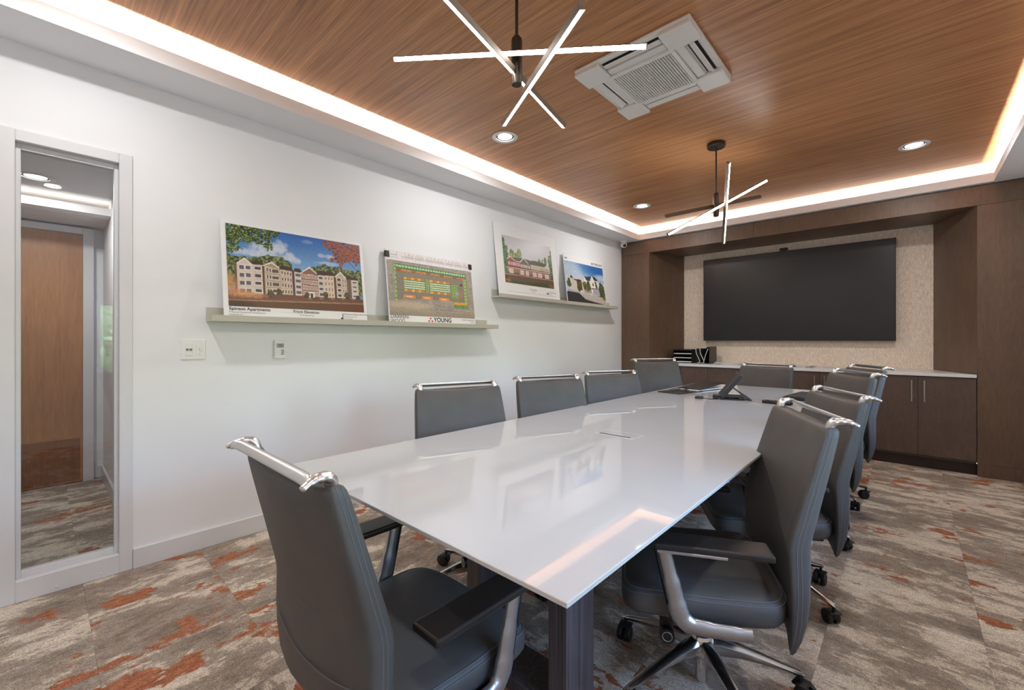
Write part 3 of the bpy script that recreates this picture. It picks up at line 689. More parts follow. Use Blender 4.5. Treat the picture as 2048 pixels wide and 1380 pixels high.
for u0 in (.155, .352, .552): p.rect(u0, u0 + .125, .325, .385, (222, 146, 92)); p.rect(u0 + .03, u0 + .09, .345, .362, (246, 206, 170))
for u0, v0, u1, v1 in ((.075, .27, .09, .93), (.41, .45, .44, .71), (.72, .40, .80, .66), (.88, .25, .91, .80), (.73, .21, .91, .26)):
    p.rect(u0, u1, v0, v1, (170, 196, 116)); 
    for k in range(8): dots(u0, u1, v0 + (v1 - v0) * (k + .5) / 8, max(1, int((u1 - u0) / .02)), .014, (92, 140, 70))
p.rect(.79, .86, .42, .56, (160, 132, 104)); p.rect(.77, .80, .47, .53, (142, 172, 200)); p.rect(.83, .86, .66, .70, (50, 50, 50)); p.rect(.73, .90, .27, .32, (222, 166, 70))
for v in (.195, .12, .07): p.line((.5, v + .02), (.95, v), .003, (120, 108, 92))
p.a *= (.90 + .2 * p.noise(150))[..., None]
bx('sheet', 'paper', t2, .002, w_ - .002, -.002, -.0004, .004, .548)
p.mesh('print', w_ * .985, .57 * .735, t2, w_ * .008, .57 * .118, -.0026)
# line drawing strip across the top
p = Paint(220, 36, (232, 228, 228))
for k in range(56): u = .17 + k * .0142; p.rect(u, u + .004, .38, .62 + .12 * (k % 3), (168, 158, 160))
p.rect(.17, .95, .50, .54, (150, 140, 142)); p.rect(.17, .95, .36, .39, (190, 182, 184))
for k in range(16): u = .2 + k * .047; p.rect(u, u + .003, .62, .92, (186, 178, 180)); p.rect(u + .01, u + .013, .10, .34, (204, 198, 200))
p.rect(.05, .11, .55, .60, (150, 146, 148)); p.rect(.05, .10, .35, .39, (160, 156, 158)); p.rect(.115, .118, .25, .9, (176, 172, 174))
p.mesh('drawing_strip', w_ * .99, .085, t2, w_ * .005, .480, -.0026)
letters(t2, 'DARREN', .040, w_ * .012, .044, 'ink_grey', bold=.0006).location.y = -.003
letters(t2, 'WOOD', .036, w_ * .012, .012, 'ink_grey', bold=.0006).location.y = -.003
letters(t2, 'YOUNG', .050, w_ * .47, .026, 'ink', bold=.0012).location.y = -.003
letters(t2, 'Robert Apartments', .018, w_ * .985, .046, 'ink_grey', 'RIGHT').location.y = -.003; letters(t2, 'Site Plan', .014, w_ * .985, .028, 'ink_grey', 'RIGHT').location.y = -.003
bm = BM()
for cx, cz in ((w_ * .415, .030), (w_ * .452, .030), (w_ * .434, .052)): 
    cyl(bm, (cx, -.0036, cz), (cx, -.0026, cz), .0125, seg=3)
obj('printed_logo', bm, 'ink_red', t2)
def clip(label, u):
    t = thing('binder_clip', label, 'clip', t2.location, 0, 'binder clips on the site plan'); t.rotation_euler = t2.rotation_euler
    bx('spring', 'black', t, u - .018, u + .018, -.010, .012, .505, .552, .004, 2)
    bm = BM(); tube(bm, [(u - .01, .013, .51), (u - .007, .016, .56), (u + .007, .016, .56), (u + .01, .013, .51)], .0012, 6); obj('wire_handle', bm, 'silver', t)
clip('black binder clip on the left corner of the site plan', .016); clip('black binder clip on the right corner of the site plan', w_ - .016)

# poster 3: red house
t3, w_ = board('white-bordered poster of a red and tan townhouse with green trees', 2.884, 3.838, 1.573, .712, .098, .014)
p = Paint(200, 170, (206, 206, 210)); p.vgrad(.3, 1, (212, 212, 218), (196, 196, 200))
for cu, cv, ru, rv in ((.02, .80, .03, .14), (.05, .60, .05, .18), (.06, .42, .06, .22), (.03, .3, .05, .2)): p.leafy(cu, cv, ru, rv, [(40, 70, 36), (66, 106, 52), (96, 132, 76)], .9, 60)
for cu, cv, ru, rv in ((.165, .60, .045, .12), (.30, .62, .05, .13), (.235, .57, .03, .09)): p.leafy(cu, cv, ru, rv, [(74, 102, 30), (112, 138, 44), (148, 164, 70)], .95, 50)
for cu, cv, ru, rv in ((.715, .58, .03, .08), (.848, .62, .03, .10), (.782, .58, .015, .08)): p.leafy(cu, cv, ru, rv, [(74, 104, 50), (104, 134, 70)], .95, 50)
for cu, cv, ru, rv in ((.985, .72, .02, .22), (.96, .50, .05, .25), (.975, .32, .05, .2)): p.leafy(cu, cv, ru, rv, [(44, 76, 50), (70, 106, 66), (110, 140, 104)], .95, 60)
G_ = (40, 46, 26)
p.poly([(.131, .556), (.39, .582), (.548, .558), (.52, .476), (.2, .47)], G_); p.poly([(.548, .572), (.62, .582), (.865, .552), (.818, .470), (.49, .470)], G_)
p.poly([(.075, .49), (.131, .548), (.204, .49), (.30, .475), (.30, .36), (.07, .345)], (150, 48, 50)); p.poly([(.30, .475), (.388, .575), (.468, .47), (.52, .47), (.52, .36), (.30, .355)], (86, 72, 52))
p.line((.065, .50), (.131, .566), .008, (222, 210, 198)); p.line((.131, .566), (.215, .49), .008, (222, 210, 198)); p.line((.215, .488), (.31, .484), .007, (222, 210, 198)); p.line((.31, .48), (.388, .59), .008, (222, 210, 198)); p.line((.388, .59), (.475, .475), .008, (222, 210, 198))
p.poly([(.52, .476), (.93, .476), (.93, .37), (.52, .365)], (196, 188, 168)); p.poly([(.82, .47), (.905, .54), (.94, .45), (.94, .36), (.82, .36)], (206, 202, 196)); windows(p, .73, .94, .46, .46, .37, .37, 6, 1, (92, 84, 92))
p.poly([(.05, .345), (.52, .36), (.93, .37), (.93, .20), (.52, .195), (.05, .19)], (150, 112, 96)); p.line((.05, .35), (.52, .36), .008, (52, 38, 36)); p.line((.52, .362), (.93, .372), .007, (64, 54, 46)); p.line((.05, .332), (.93, .352), .006, (220, 206, 192))
windows(p, .08, .30, .47, .47, .37, .37, 6, 1, (206, 190, 184)); windows(p, .31, .51, .455, .455, .365, .365, 6, 1, (196, 190, 180))
for u0, u1 in ((.08, .17), (.30, .37), (.41, .47), (.55, .63), (.66, .75), (.81, .90)): p.rect(u0, u1, .215, .31, (222, 206, 200)); p.line((u0, .26), (u1, .26), .003, (150, 120, 112))
for cu in (.06, .2, .25, .5, .53, .78, .95): p.leafy(cu, .21, .03, .04, [(66, 76, 32), (96, 96, 40)], .9, 60)
p.poly([(0, .20), (1, .205), (1, 0), (0, 0)], (92, 66, 56)); p.line((0, .185), (1, .195), .008, (176, 152, 130)); p.poly([(0, .055), (1, .10), (1, 0), (0, 0)], (48, 72, 32)); p.leafy(.06, .06, .05, .04, [(120, 100, 40), (150, 110, 60)], .9, 60); p.leafy(.95, .05, .06, .05, [(110, 110, 50), (86, 96, 40)], .9, 60); p.soft(.03, .12, .03, .04, (40, 34, 34), .9)
p.mesh('print', w_ * .80, .712 * .655, t3, w_ * .105, .712 * .190, -.0008)
letters(t3, 'Townhomes', .022, w_ * .53, .088, 'ink_grey', 'CENTER'); letters(t3, 'Front View', .015, w_ * .53, .068, 'ink_grey', 'CENTER'); letters(t3, 'Architects Design', .017, w_ * .80, .084, 'ink_grey'); letters(t3, 'Planning', .012, w_ * .80, .066, 'ink_grey')
bm = BM(); box(bm, w_ * .755, w_ * .772, -.0012, -.0006, .066, .072); box(bm, w_ * .772, w_ * .79, -.0012, -.0006, .066, .084); obj('printed_logo', bm, 'ink', t3)
bx('print_border', 'ink_grey', t3, w_ * .12, w_ * .93, -.0010, -.0006, .052, .0535)

# poster 4: gabled houses on a street
t4, w_ = board('smaller poster of gabled white houses on a street under a deep blue sky', 3.977, 4.825, 1.573, .570, .100, .030)
p = Paint(180, 140, (190, 205, 220)); p.vgrad(.5, 1, (206, 212, 222), (120, 168, 208)); p.soft(1.0, .95, .7, .35, (30, 96, 168), .95); p.soft(.95, .72, .25, .10, (205, 212, 220), .8); p.soft(.1, .75, .35, .3, (196, 206, 222), .6)
p.poly([(.10, .28), (.10, .60), (.16, .66), (.20, .58), (.26, .62), (.38, .58), (.44, .50), (.44, .28)], (206, 196, 184)); p.poly([(.16, .64), (.20, .58), (.38, .585), (.36, .52), (.30, .50), (.30, .34), (.26, .34), (.26, .54), (.2, .56)], (62, 52, 50)); p.rect(.33, .39, .33, .54, (108, 76, 58))
p.poly([(.10, .62), (.14, .67), (.17, .60), (.14, .58)], (58, 52, 52)); p.poly([(.44, .40), (.46, .694), (.50, .60), (.62, .58), (.66, .735), (.80, .62), (.84, .42), (.84, .30), (.44, .30)], (226, 222, 212)); p.poly([(.46, .70), (.51, .60), (.60, .585), (.645, .72), (.52, .69)], (62, 62, 68)); p.poly([(.675, .735), (.74, .72), (.81, .65), (.80, .62), (.72, .63)], (46, 46, 52)); p.poly([(.73, .62), (.77, .60), (.80, .44), (.75, .43)], (90, 66, 58))
p.rect(.66, .70, .48, .55, (110, 106, 106)); p.poly([(.62, .42), (.84, .43), (.84, .41), (.62, .40)], (70, 52, 46)); p.rect(.66, .84, .26, .40, (168, 164, 176)); p.rect(.44, .62, .28, .40, (150, 138, 130)); windows(p, .45, .60, .40, .40, .28, .28, 4, 1, (90, 86, 96))
for cu, cv, ru, rv in ((.46, .46, .05, .12), (.55, .45, .05, .13), (.90, .42, .08, .18), (.92, .30, .07, .14), (.30, .40, .04, .12), (.07, .48, .05, .10)): p.leafy(cu, cv, ru, rv, [(48, 62, 30), (72, 84, 40), (96, 104, 58)], .9, 60)
p.rect(0, 1, 0, .24, (60, 60, 66)); p.poly([(.24, .27), (.6, .26), (1, .20), (1, .02), (.62, .08), (.42, .12)], (186, 178, 168)); p.poly([(0, .26), (.28, .26), (.46, .10), (.7, .05), (1, 0), (0, 0)], (52, 52, 58))
for cu in (.04, .10, .16, .22, .26): p.soft(cu, .29 - .1 * cu, .03, .03, (150, 158, 170), .8); p.soft(cu + .02, .26 - .1 * cu, .02, .02, (40, 44, 52), .9)
p.leafy(.97, .2, .05, .06, [(80, 92, 52), (110, 116, 74)], .9, 60); p.soft(.6, .26, .03, .03, (214, 206, 196), .9)
p.a *= (.92 + .16 * p.noise(90))[..., None]
p.mesh('print', w_ * .975, .57 * .84, t4, w_ * .008, .57 * .022, -.0008)
letters(t4, 'EAST MEADOW', .036, w_ * .975, .510, 'ink_grey', 'RIGHT', .0008); letters(t4, 'KLM', .028, w_ * .02, .512, 'ink_grey', bold=.0006)

# ------------------------------------------------------------------ conference table
TX0, TX1, TY0, TY1, TZ = 1.372, 2.503, 0.565, 4.33, 0.742
tb = thing('conference_table', 'long white glass-topped conference table on dark wood legs', 'table', ((TX0 + TX1) / 2, (TY0 + TY1) / 2, 0))
hx, hy = (TX1 - TX0) / 2, (TY1 - TY0) / 2; ys = 3.16 - (TY0 + TY1) / 2
def top_panel(y0, y1):
    bm = BM(); box(bm, -hx, hx, y0, y1, TZ - .010, TZ, .0012, 1); return obj('glass_top', bm, 'tglass', tb)
top_panel(-hy, ys - .0006); top_panel(ys + .0006, hy)
bm = BM(); loft(bm, [[(-hx + .05, -hy + .05, TZ - .028), (hx - .05, -hy + .05, TZ - .028), (hx - .05, hy - .05, TZ - .028), (-hx + .05, hy - .05, TZ - .028)], [(-hx + .006, -hy + .006, TZ - .0102), (hx - .006, -hy + .006, TZ - .0102), (hx - .006, hy - .006, TZ - .0102), (-hx + .006, hy - .006, TZ - .0102)]])
obj('substrate', bm, 'white_pl', tb)
yc = (TY0 + TY1) / 2
for y0 in (1.05, 2 * yc - 1.20):
    a, b = y0 - yc, y0 + .15 - yc
    for x0 in (2.09 - 1.9375, -(2.158 - 1.9375)): bx('leg', 'table_wood', tb, x0, x0 + .068, a, b, .0, TZ - .029, .0015, 1)
    bx('foot_rail', 'table_wood', tb, -.152, .152, a, b, 0, .046, .0015, 1); bx('top_rail', 'black', tb, -.45, .45, a + .03, b - .03, TZ - .075, TZ - .029)
bx('spine_beam', 'black', tb, -.04, .04, 1.2 - yc, 2 * yc - 1.2 - yc, TZ - .09, TZ - .029)
hx0, hx1, hy0, hy1 = 1.864, 2.050, 1.668, 1.784
hc = Vector(((TX0 + TX1) / 2, yc, 0))
bx('cable_hatch', plain('hatch_satin_grey', (176, 177, 179), .4), tb, hx0 - hc.x, hx1 - hc.x, hy0 - yc, hy1 - yc, TZ - .004, TZ + .0006)
bx('hatch_lid', 'tglass', tb, hx0 + .006 - hc.x, hx1 - .006 - hc.x, hy0 + .034 - yc, hy1 - .006 - yc, TZ, TZ + .0012)
bx('hatch_slot', 'ac_dark', tb, hx0 + .02 - hc.x, hx1 - .02 - hc.x, hy0 + .026 - yc, hy0 + .032 - yc, TZ, TZ + .0020)

# ------------------------------------------------------------------ chairs
def super_ring(cx, cy, z, hx_, hy_, e=4.0, n=32, fz=None):
    out = []
    for k in range(n):
        a = 2 * PI * k / n; c, s = math.cos(a), math.sin(a)
        x = math.copysign(abs(c) ** (2 / e), c) * hx_; y = math.copysign(abs(s) ** (2 / e), s) * hy_
        out.append(Vector((cx + x, cy + y, z + (fz(x, y) if fz else 0))))
    return out
BPROF = [(.285, -.214, .010, .220), (.295, -.215, .020, .227), (.33, -.219, .034, .238), (.38, -.224, .046, .246), (.45, -.226, .055, .250), (.52, -.225, .060, .250), (.56, -.224, .062, .249), (.585, -.2235, .062, .249),
         (.605, -.2255, .062, .248), (.63, -.231, .061, .248), (.68, -.2445, .058, .246), (.74, -.2605, .055, .243), (.80, -.277, .052, .240), (.86, -.293, .049, .236), (.895, -.3025, .046, .233), (.910, -.3065, .042, .231), (.918, -.3085, .034, .228), (.922, -.310, .018, .222)]
def bow(y, hw_): return .026 * (y / hw_) ** 2
def make_chair(upper):
    """upper = height offset of everything above the gas column"""
    t = thing('conference_chair', '', 'chair')
    U = upper
    # backrest: closed section swept up the profile
    rings = []; n = 64
    for z, tx, th_, hw_ in BPROF:
        ring = []
        for k in range(n):
            a = 2 * PI * k / n; c, s = math.cos(a), math.sin(a)
            x = math.copysign(abs(c) ** (2 / 6.0), c) * th_ / 2; y = math.copysign(abs(s) ** (2 / 14.0), s) * hw_
            lift = .055 * max(0, 1 - (y / hw_) ** 2) * max(0, min(1, (.47 - z) / .18))
            sag = -.010 * max(0, 1 - (y / hw_) ** 2) * max(0, (z - .80) / .12)
            ring.append(Vector((tx + x + bow(y, hw_) - .012, y, z + lift + sag + U)))
        rings.append(ring)
    br = obj('backrest', loft(BM(), rings), 'leather', t, True, 60)
    for s in (-1, 1):
        for off in (-.004, .006):
            pts = [Vector((tx + bow(hw_, hw_) - .012 + off, s * (hw_ - .0004), z + U)) for z, tx, th_, hw_ in BPROF[1:-1]]
            obj('piping', tube(BM(), pts, .0013, 6, up=(0, 1, 0)), 'stitch', br)
    z, tx, th_, hw_ = BPROF[5]
    pts = []
    for k in range(21):
        y = (-1 + 2 * k / 20) * .238; pts.append((tx - th_ / 2 * (1 - abs(y / hw_) ** 14) ** (1 / 6.0) + bow(y, hw_) - .0120, y, .51 - .03 * (1 - (y / .24) ** 2) + U))
    obj('rear_seam', tube(BM(), pts, .0014, 6), 'stitch', br)
    # seat
    fz = lambda x, y: -.030 * max(0, (x - .12) / .13) ** 2 - .006 * (abs(y) / .24) ** 2 + .010 * max(0, -x / .2)
    sr = [(.350, .205, .225), (.352, .222, .238), (.368, .232, .246), (.395, .233, .247), (.413, .230, .244), (.424, .221, .236), (.430, .200, .216), (.4335, .15, .16)]
    st = obj('seat', loft(BM(), [super_ring(.028, 0, z + U, a, b, 6.5, 56, fz) for z, a, b in sr]), 'leather', t, True, 60)
    ring = super_ring(.028, 0, .4245 + U, .2215, .2365, 6.5, 56, fz); obj('seat_piping', tube(BM(), ring + ring[:1], .0016, 6), 'stitch', st)
    ring = super_ring(.028, 0, .4150 + U, .2300, .2440, 6.5, 56, fz); obj('seat_piping', tube(BM(), ring + ring[:1], .0014, 6), 'stitch', st)
    bx('seat_pan', 'black', st, -.17, .20, -.19, .19, .330 + U, .352 + U, .006, 2)
    # handle rail behind the top edge
    zt = .930 + U
    bm = BM()
    for s in (-1, 1):
        tube(bm, [(-.297, s * .206, zt - .024), (-.297, s * .206, zt - .008), (-.304, s * .209, zt + .005), (-.322, s * .214, zt + .0095), (-.342, s * .220, zt + .006), (-.358, s * .2245, zt - .002)], [.015, .016, .016, .014, .011, .008, .0045], 14, up=(.3, 0, 1), flat=.70, n=6)
    tube(bm, [(-.350, -.2255, zt + .000), (-.345, -.216, zt + .003), (-.339, -.19, zt + .006), (-.338, -.1, zt + .006), (-.338, .1, zt + .006), (-.339, .19, zt + .006), (-.345, .216, zt + .003), (-.350, .2255, zt + .000)], [.005, .009, .0125, .0125, .0125, .0125, .0125, .009, .005], 12, up=(-.75, 0, .66), flat=.5, n=4)
    obj('top_handle', bm, 'alu', t, True, 60)
    # arms
    for s in (-1, 1):
        y = s * .272
        bm = BM(); tube(bm, [(-.090, y, .352 + U), (-.05, y, .350 + U), (.02, y, .350 + U), (.072, y, .356 + U), (.096, y, .380 + U), (.108, y, .42 + U), (.124, y, .49 + U), (.142, y, .568 + U)], [.019, .021, .023, .026, .028, .025, .021, .0185], 12, up=(0, 1, 0), flat=.62, n=5)
        af = obj('arm_frame', bm, 'silver', t, True, 60)
        bm = BM(); tube(bm, [(.118, y, .372 + U), (.130, y, .42 + U), (.146, y, .49 + U), (.163, y, .566 + U)], .006, 8, up=(0, 1, 0), flat=1.6, n=4); obj('arm_insert', bm, 'black', af, True, 60)
        bm = BM(); box(bm, .0, .09, min(s * .15, s * .268), max(s * .15, s * .268), .332 + U, .350 + U, .004, 1); obj('arm_bracket', bm, 'black', af)
        ap = bx('arm_pad', 'armpad', t, -.135, .168, y - .044, y + .044, .574 + U, .594 + U, .006, 3)
        bx('pad_insert', 'silver', ap, -.02, .160, y - .030, y + .046, .5690 + U, .5765 + U, .001, 1)
    # tilt mechanism, column and five-star base
    mc = bx('tilt_mechanism', 'black', t, -.13, .13, -.075, .075, .265 + U, .330 + U, .014, 3)
    bm = BM(); cyl(bm, (.05, .07, .290 + U), (.05, .150, .290 + U), .006, seg=10); obj('lever', bm, 'black', mc)
    for s in (1, -1):
        bx('knob_bracket', 'black', mc, .100, .140, min(s * .070, s * .113), max(s * .070, s * .113), .206 + U, .320 + U, .010, 2)
        kb = obj('tension_knob', cyl(BM(), (.12, s * .112, .222 + U), (.12, s * .136, .222 + U), .023, seg=24), 'black', t, True, 40)
        bm = BM(); ring = [(.12 + .0145 * math.cos(a * PI / 12), s * .1365, .222 + U + .0145 * math.sin(a * PI / 12)) for a in range(25)]; tube(bm, ring, .0018, 6, up=(0, 1, 0)); obj('knob_ring', bm, 'silver', kb, True)
    bm = BM(); lathe(bm, [(.001, .27 + U), (.021, .27 + U), (.021, .180), (.026, .176), (.026, .168), (.001, .168)], seg=24); obj('gas_column', bm, 'black', t, True, 40)
    bm = BM(); lathe(bm, [(.001, .014), (.018, .014), (.0195, .018), (.0195, .072), (.022, .074), (.022, .092), (.030, .097), (.038, .112), (.038, .152), (.031, .168), (.001, .168)], seg=28); obj('base_hub', bm, 'chrome', t, True, 40)
    return t
def leg_mesh():
    bm = BM(); rings = []
    for r, zt, h, w in ((.022, .160, .060, .023), (.06, .156, .054, .023), (.12, .142, .040, .0205), (.20, .118, .027, .0175), (.27, .095, .018, .015), (.300, .086, .016, .013), (.308, .080, .010, .009)):
        rings.append([Vector((r, w * .55, zt)), Vector((r, w, zt - h * .22)), Vector((r, w * .72, zt - h * .65)), Vector((r, w * .3, zt - h)), Vector((r, -w * .3, zt - h)), Vector((r, -w * .72, zt - h * .65)), Vector((r, -w, zt - h * .22)), Vector((r, -w * .55, zt))])
    loft(bm, rings); return bm
leg_me = None; castor_parts = None
def add_base(t, deg, swing):
    global leg_me, castor_parts
    if leg_me is None:
        o = obj('leg', leg_mesh(), 'chrome', None, True, 50); leg_me = o.data; bpy.data.objects.remove(o)
        def tmp(bm, mat, a=40):
            o = obj('tmp', bm, mat, None, True, a); m = o.data; bpy.data.objects.remove(o); return m
        bm = BM(); cyl(bm, (0, 0, .045), (0, 0, .078), .006, seg=10); box(bm, -.022, .012, -.006, .006, .026, .050, .003, 1); box(bm, -.026, .018, -.024, .024, .048, .056, .004, 2); hood = tmp(bm, 'rubber')
        bm = BM(); loft(bm, [[Vector((r * math.cos(2 * PI * k / 24), yy, r * math.sin(2 * PI * k / 24))) for k in range(24)] for yy, r in ((.0, .018), (.0, .026), (.003, .0275), (.014, .0275), (.018, .024), (.019, .012))]); wheel = tmp(bm, 'rubber')
        castor_parts = (hood, wheel)
    for k in range(5):
        a = math.radians(deg + 72 * k)
        share('leg', leg_me, t, (0, 0, 0), (0, 0, a))
        sw_ = a + swing + k * 1.3
        c = share('castor', castor_parts[0], t, (.298 * math.cos(a), .298 * math.sin(a), 0), (0, 0, sw_))
        share('wheel', castor_parts[1], c, (-.016, .0065, .0277)); share('wheel', castor_parts[1], c, (-.016, -.0065, .0277), (PI, 0, 0))
protos = {}
def place_chair(label, group, x, y, ang, dz, deg, swing):
    if not protos: protos[0] = t = make_chair(0.0); first = True
    else: t = copy_tree(protos[0]); 
    for ch in list(t.children):
        if ch.name.split('.')[0] in ('leg', 'castor'):
            for g_ in list(ch.children): bpy.data.objects.remove(g_)
            bpy.data.objects.remove(ch)
    # seat height: lift the parts above the column
    for ch in t.children:
        if ch.name.split('.')[0] not in ('base_hub',): ch.location.z = dz
    t.location = (x, y, 0); t.rotation_euler = (0, 0, math.radians(ang)); t['label'] = label; t['group'] = group
    add_base(t, deg, swing)
    return t
GL, GR = 'chairs along the white wall', 'chairs along the right side of the table'
place_chair('grey leather conference chair at the near end of the table, its back to the viewer', 'chairs at the table ends', 1.90, .665, 90, -.030, 20, .4)
place_chair('nearest grey leather chair on the right side, showing its armrest and chrome base', GR, 2.385, 1.515, 207, 0.0, 183, 2.4)
place_chair('second grey leather chair from the front on the right side of the table', GR, 2.400, 2.294, 210, -.015, 200, .6)
place_chair('third grey leather chair from the front on the right side of the table', GR, 2.392, 3.132, 210, .030, 195, 1.1)
place_chair('farthest grey leather chair on the right side, in front of the cabinet doors', GR, 2.411, 3.940, 210, .028, 180, .2)
place_chair('nearest grey leather chair on the wall side, left of the other wall-side chairs', GL, 1.44, 1.384, -20, -.010, 50, .9)
place_chair('second grey leather chair from the front on the wall side of the table', GL, 1.515, 2.05, -22, -.010, 15, .3)
place_chair('third grey leather chair from the front on the wall side of the table', GL, 1.434, 2.89, -30, -.030, 40, 1.7)
place_chair('farthest grey leather chair on the wall side, in front of the dark panel', GL, 1.362, 3.81, -34, .035, 25, .5)
place_chair('grey leather chair at the far end of the table facing the viewer', 'chairs at the table ends', 1.85, 4.28, 256, -.008, 33, .8)

# ------------------------------------------------------------------ things on the table
ph = thing('desk_phone', 'dark desk phone propped on its wedge stand on the white table, seen from the side', 'phone', (1.955, 3.30, TZ + .0005), math.radians(20))
tilt = Matrix.Rotation(math.radians(-52), 4, 'Y')
o = bx('body', 'black2', ph, -.105, .105, -.085, .085, -.022, .012, .010, 3); o.matrix_local = Matrix.Translation((.012, 0, .099)) @ tilt
o2 = bx('handset', 'black2', ph, -.10, .10, -.078, -.034, .014, .036, .012, 3); o2.matrix_local = o.matrix_local.copy()
o3 = bx('handset_ear', 'black', o2, .058, .10, -.080, -.032, .004, .020, .006, 2)
o4 = bx('handset_mouth', 'black', o2, -.10, -.06, -.080, -.032, .004, .020, .006, 2)
o5 = bx('display', 'screen', ph, .03, .09, -.02, .075, .012, .015, .001, 1); o5.matrix_local = o.matrix_local.copy()
bm = BM()
for r in range(4):
    for c_ in range(3): box(bm, -.075 + r * .022, -.060 + r * .022, -.012 + c_ * .028, .010 + c_ * .028, .012, .0155, .001, 1)
o6 = obj('keypad', bm, 'ink_grey', ph); o6.matrix_local = o.matrix_local.copy()
obj('stand', prism([(-.05, -.075), (.10, -.075), (.10, .075), (-.05, .075)], .0, .008), 'black2', ph)
bm = BM(); loft(bm, [[(.02, -.05, .085), (.034, -.05, .080), (.034, .05, .080), (.02, .05, .085)], [(.125, -.06, .002), (.145, -.06, .002), (.145, .06, .002), (.125, .06, .002)]]); obj('stand_leg', bm, 'black2', ph)
pk = thing('microphone_puck', 'small black microphone puck with a short cable beside the desk phone', 'microphone', (1.80, 3.175, TZ))
obj('body', lathe(BM(), [(.001, 0), (.026, 0), (.030, .004), (.026, .014), (.012, .017), (.001, .017)], seg=24), 'black', pk, True, 50)
obj('cable', tube(BM(), [(.024, 0, .006), (.05, .01, .003), (.075, .0, .0025), (.10, .02, .0025)], .0025, 6, n=5), 'black', pk, True)
# laptop tray / portfolio at far left corner
pf = thing('leather_portfolio', 'black leather portfolio with a raised cover at the far left of the table', 'portfolio', (1.575, 3.62, TZ + .0005), math.radians(78))
bx('back_cover', 'black', pf, -.30, .02, -.10, .10, 0, .006, .002, 1); bx('paper_pad', 'paper', pf, -.05, .36, -.09, .06, .006, .012)
o = bx('front_cover', 'black', pf, -.02, .36, -.10, .10, -.003, .003, .002, 1); o.matrix_local = Matrix.Translation((0, 0, .018)) @ Matrix.Rotation(math.radians(-5), 4, 'Y')
gl = thing('eyeglasses', 'black-rimmed eyeglasses resting on the leather portfolio', 'glasses', (1.60, 3.46, TZ + .0062), math.radians(35))
for s in (-1, 1):
    ring = [(.0, s * .033 + .025 * math.cos(k * PI / 10), .022 + .019 * math.sin(k * PI / 10)) for k in range(21)]; obj('rim', tube(BM(), ring, .0025, 6, up=(1, 0, 0)), 'black', gl, True)
    obj('temple', tube(BM(), [(0, s * .060, .026), (-.06, s * .062, .022), (-.12, s * .060, .004)], .002, 6, n=4), 'black', gl, True)
obj('bridge', tube(BM(), [(0, -.009, .026), (.003, 0, .030), (0, .009, .026)], .002, 6), 'black', gl, True)
# keyboard and handheld behind the right-hand chairs
kb = thing('keyboard', 'black computer keyboard lying on the table behind the right-hand chairs', 'keyboard', (2.335, 3.72, TZ), math.radians(84))
bx('case', 'black', kb, -.215, .215, -.07, .07, .004, .018, .004, 2)
for r in range(5):
    for c_ in range(14):
        if r == 0 and 4 <= c_ <= 9:
            if c_ == 4: bx('key', 'black2', kb, -.205 + 4 * .0294, -.205 + 10 * .0294 - .003, -.062, -.040, .017, .025, .002, 1)
            continue
        if (r, c_) == (1, 0): km = bx('key', 'black2', kb, 0, .0262, 0, .0215, 0, .008, .002, 1); km.location = (-.205, -.062 + .025, .017); kd = km.data
        elif 'kd' in globals(): share('key', kd, kb, (-.205 + c_ * .0294, -.062 + r * .025, .017))
        else: bx('key', 'black2', kb, -.205 + c_ * .0294, -.179 + c_ * .0294, -.062, -.0405, .017, .025, .002, 1)
rc = thing('remote_control', 'slim black remote control near the keyboard on the table', 'remote', (2.27, 3.24, TZ), math.radians(-8))
bx('body', 'black', rc, -.085, .085, -.022, .022, .001, .020, .006, 3)
for k in range(5): bx('button', 'black2', rc, -.06 + k * .022, -.048 + k * .022, -.006, .006, .019, .0225, .001, 1)

# ------------------------------------------------------------------ things on the worktop
WZ = .864
lt = thing('letter_tray', 'black three-tier letter tray holding white papers on the left of the worktop', 'letter tray', (.755, 5.73, WZ))
for k in range(4): bx('shelf', 'black', lt, -.12, .12, -.15, .15, .004 + k * .052, .009 + k * .052)
for a in ((-.124, -.119, -.15, .15), (.119, .124, -.15, .15)): bx('side', 'black', lt, *a, 0, .172)
bx('back', 'black', lt, -.12, .12, .145, .15, 0, .172)
for k in range(3):
    pp = thing('paper_stack', ('stack of white papers in the bottom letter tray', 'stack of white papers in the middle letter tray', 'stack of white papers in the top letter tray')[k], 'papers', (.755, 5.72, WZ + .0095 + k * .052), 0, 'papers in the letter trays')
    obj('sheets', box(BM(), -.112, .112, -.135, .13, 0, (.012, .009, .010)[k], .0005, 1), 'paper', pp)
so_ = thing('file_sorter', 'black upright file sorter with curved white-edged dividers beside the letter tray', 'file sorter', (.985, 5.73, WZ))
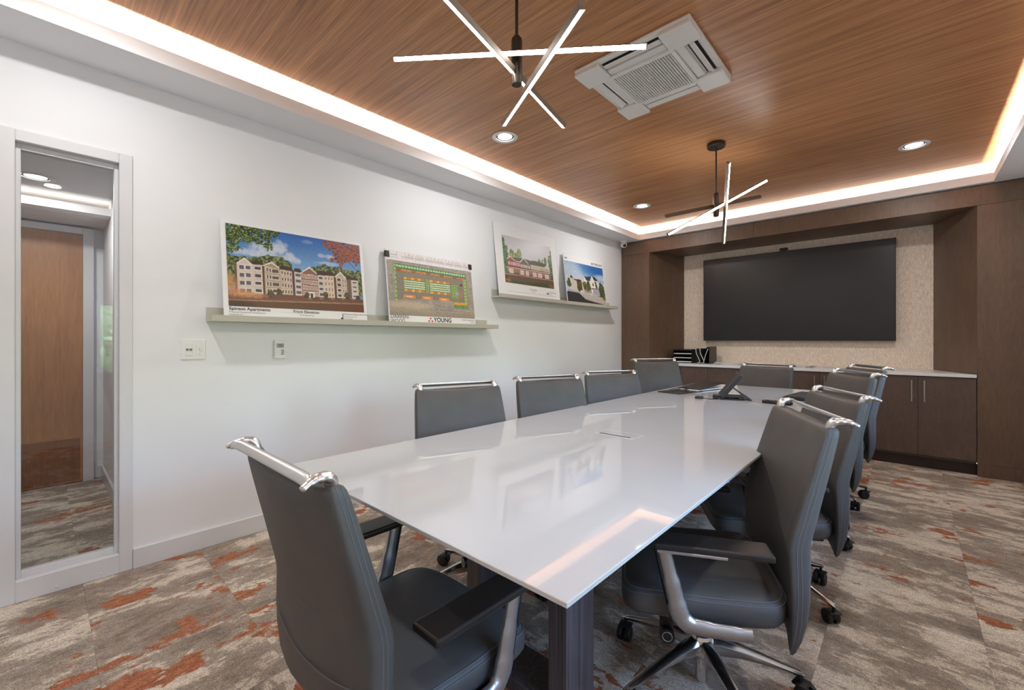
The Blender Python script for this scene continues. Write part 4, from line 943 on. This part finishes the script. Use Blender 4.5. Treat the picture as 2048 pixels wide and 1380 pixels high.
bx('base', 'black', so_, -.10, .10, -.13, .13, 0, .006); bx('end_panel', 'bronze', so_, .092, .099, -.13, .13, .006, .212); bx('back', 'black', so_, -.02, .092, .122, .13, .006, .205)
for k, (x0, cv) in enumerate(((-.055, 1), (-.005, 1), (.03, -1))):
    prof = [(x0 + cv * (.032 if z < .03 else .032 - .045 * (z - .03) / .1 if z < .13 else -.013 - .004 * (z - .13) / .05) if cv > 0 else x0 + .05 * ((z - .02) / .17) ** 1.6, z) for z in np.linspace(.006, .185, 14)]
    bm = BM(); loft(bm, [[(x - .002, -.115, z), (x + .002, -.115, z), (x + .002, .12, z), (x - .002, .12, z)] for x, z in prof]); dv = obj('divider', bm, 'black2', so_, True, 50)
    bm = BM(); tube(bm, [(x, -.117, z) for x, z in prof], .004, 8, up=(0, 1, 0)); tube(bm, [(prof[0][0] - .03 * (1 if cv > 0 else -1), -.117, .009), (prof[0][0], -.117, .009)], .004, 8); obj('divider_edge', bm, 'white_pl', dv, True)
def papers(label, x, y, w, d, rot, n=4, curl=.012):
    t = thing('loose_papers', label, 'papers', (x, y, WZ), math.radians(rot), 'loose papers on the worktop')
    for k in range(n):
        bm = BM(); nx = 8
        for i in range(nx + 1): pass
        r0 = [[(-w / 2 + w * i / nx, -d / 2, .001 + k * .003 + curl * (abs(i / nx - .5) * 2) ** 3 * (k / n)), (-w / 2 + w * i / nx, d / 2, .001 + k * .003 + curl * (abs(i / nx - .5) * 2) ** 3 * (k / n)),
               (-w / 2 + w * i / nx, d / 2, .003 + k * .003 + curl * (abs(i / nx - .5) * 2) ** 3 * (k / n)), (-w / 2 + w * i / nx, -d / 2, .003 + k * .003 + curl * (abs(i / nx - .5) * 2) ** 3 * (k / n))] for i in range(nx + 1)]
        o = obj('sheet', loft(bm, r0), 'paper', t); o.rotation_euler.z = math.radians((k - 1.5) * 4)
papers('pile of loose white papers right of the file sorter', 1.27, 5.68, .28, .21, 8)
papers('loose white papers on the worktop behind the far end chair', 2.02, 5.64, .26, .20, -6, 3, .02)
papers('single thin sheet set right of the other papers on the worktop', 2.33, 5.66, .20, .15, 4, 2, .004)
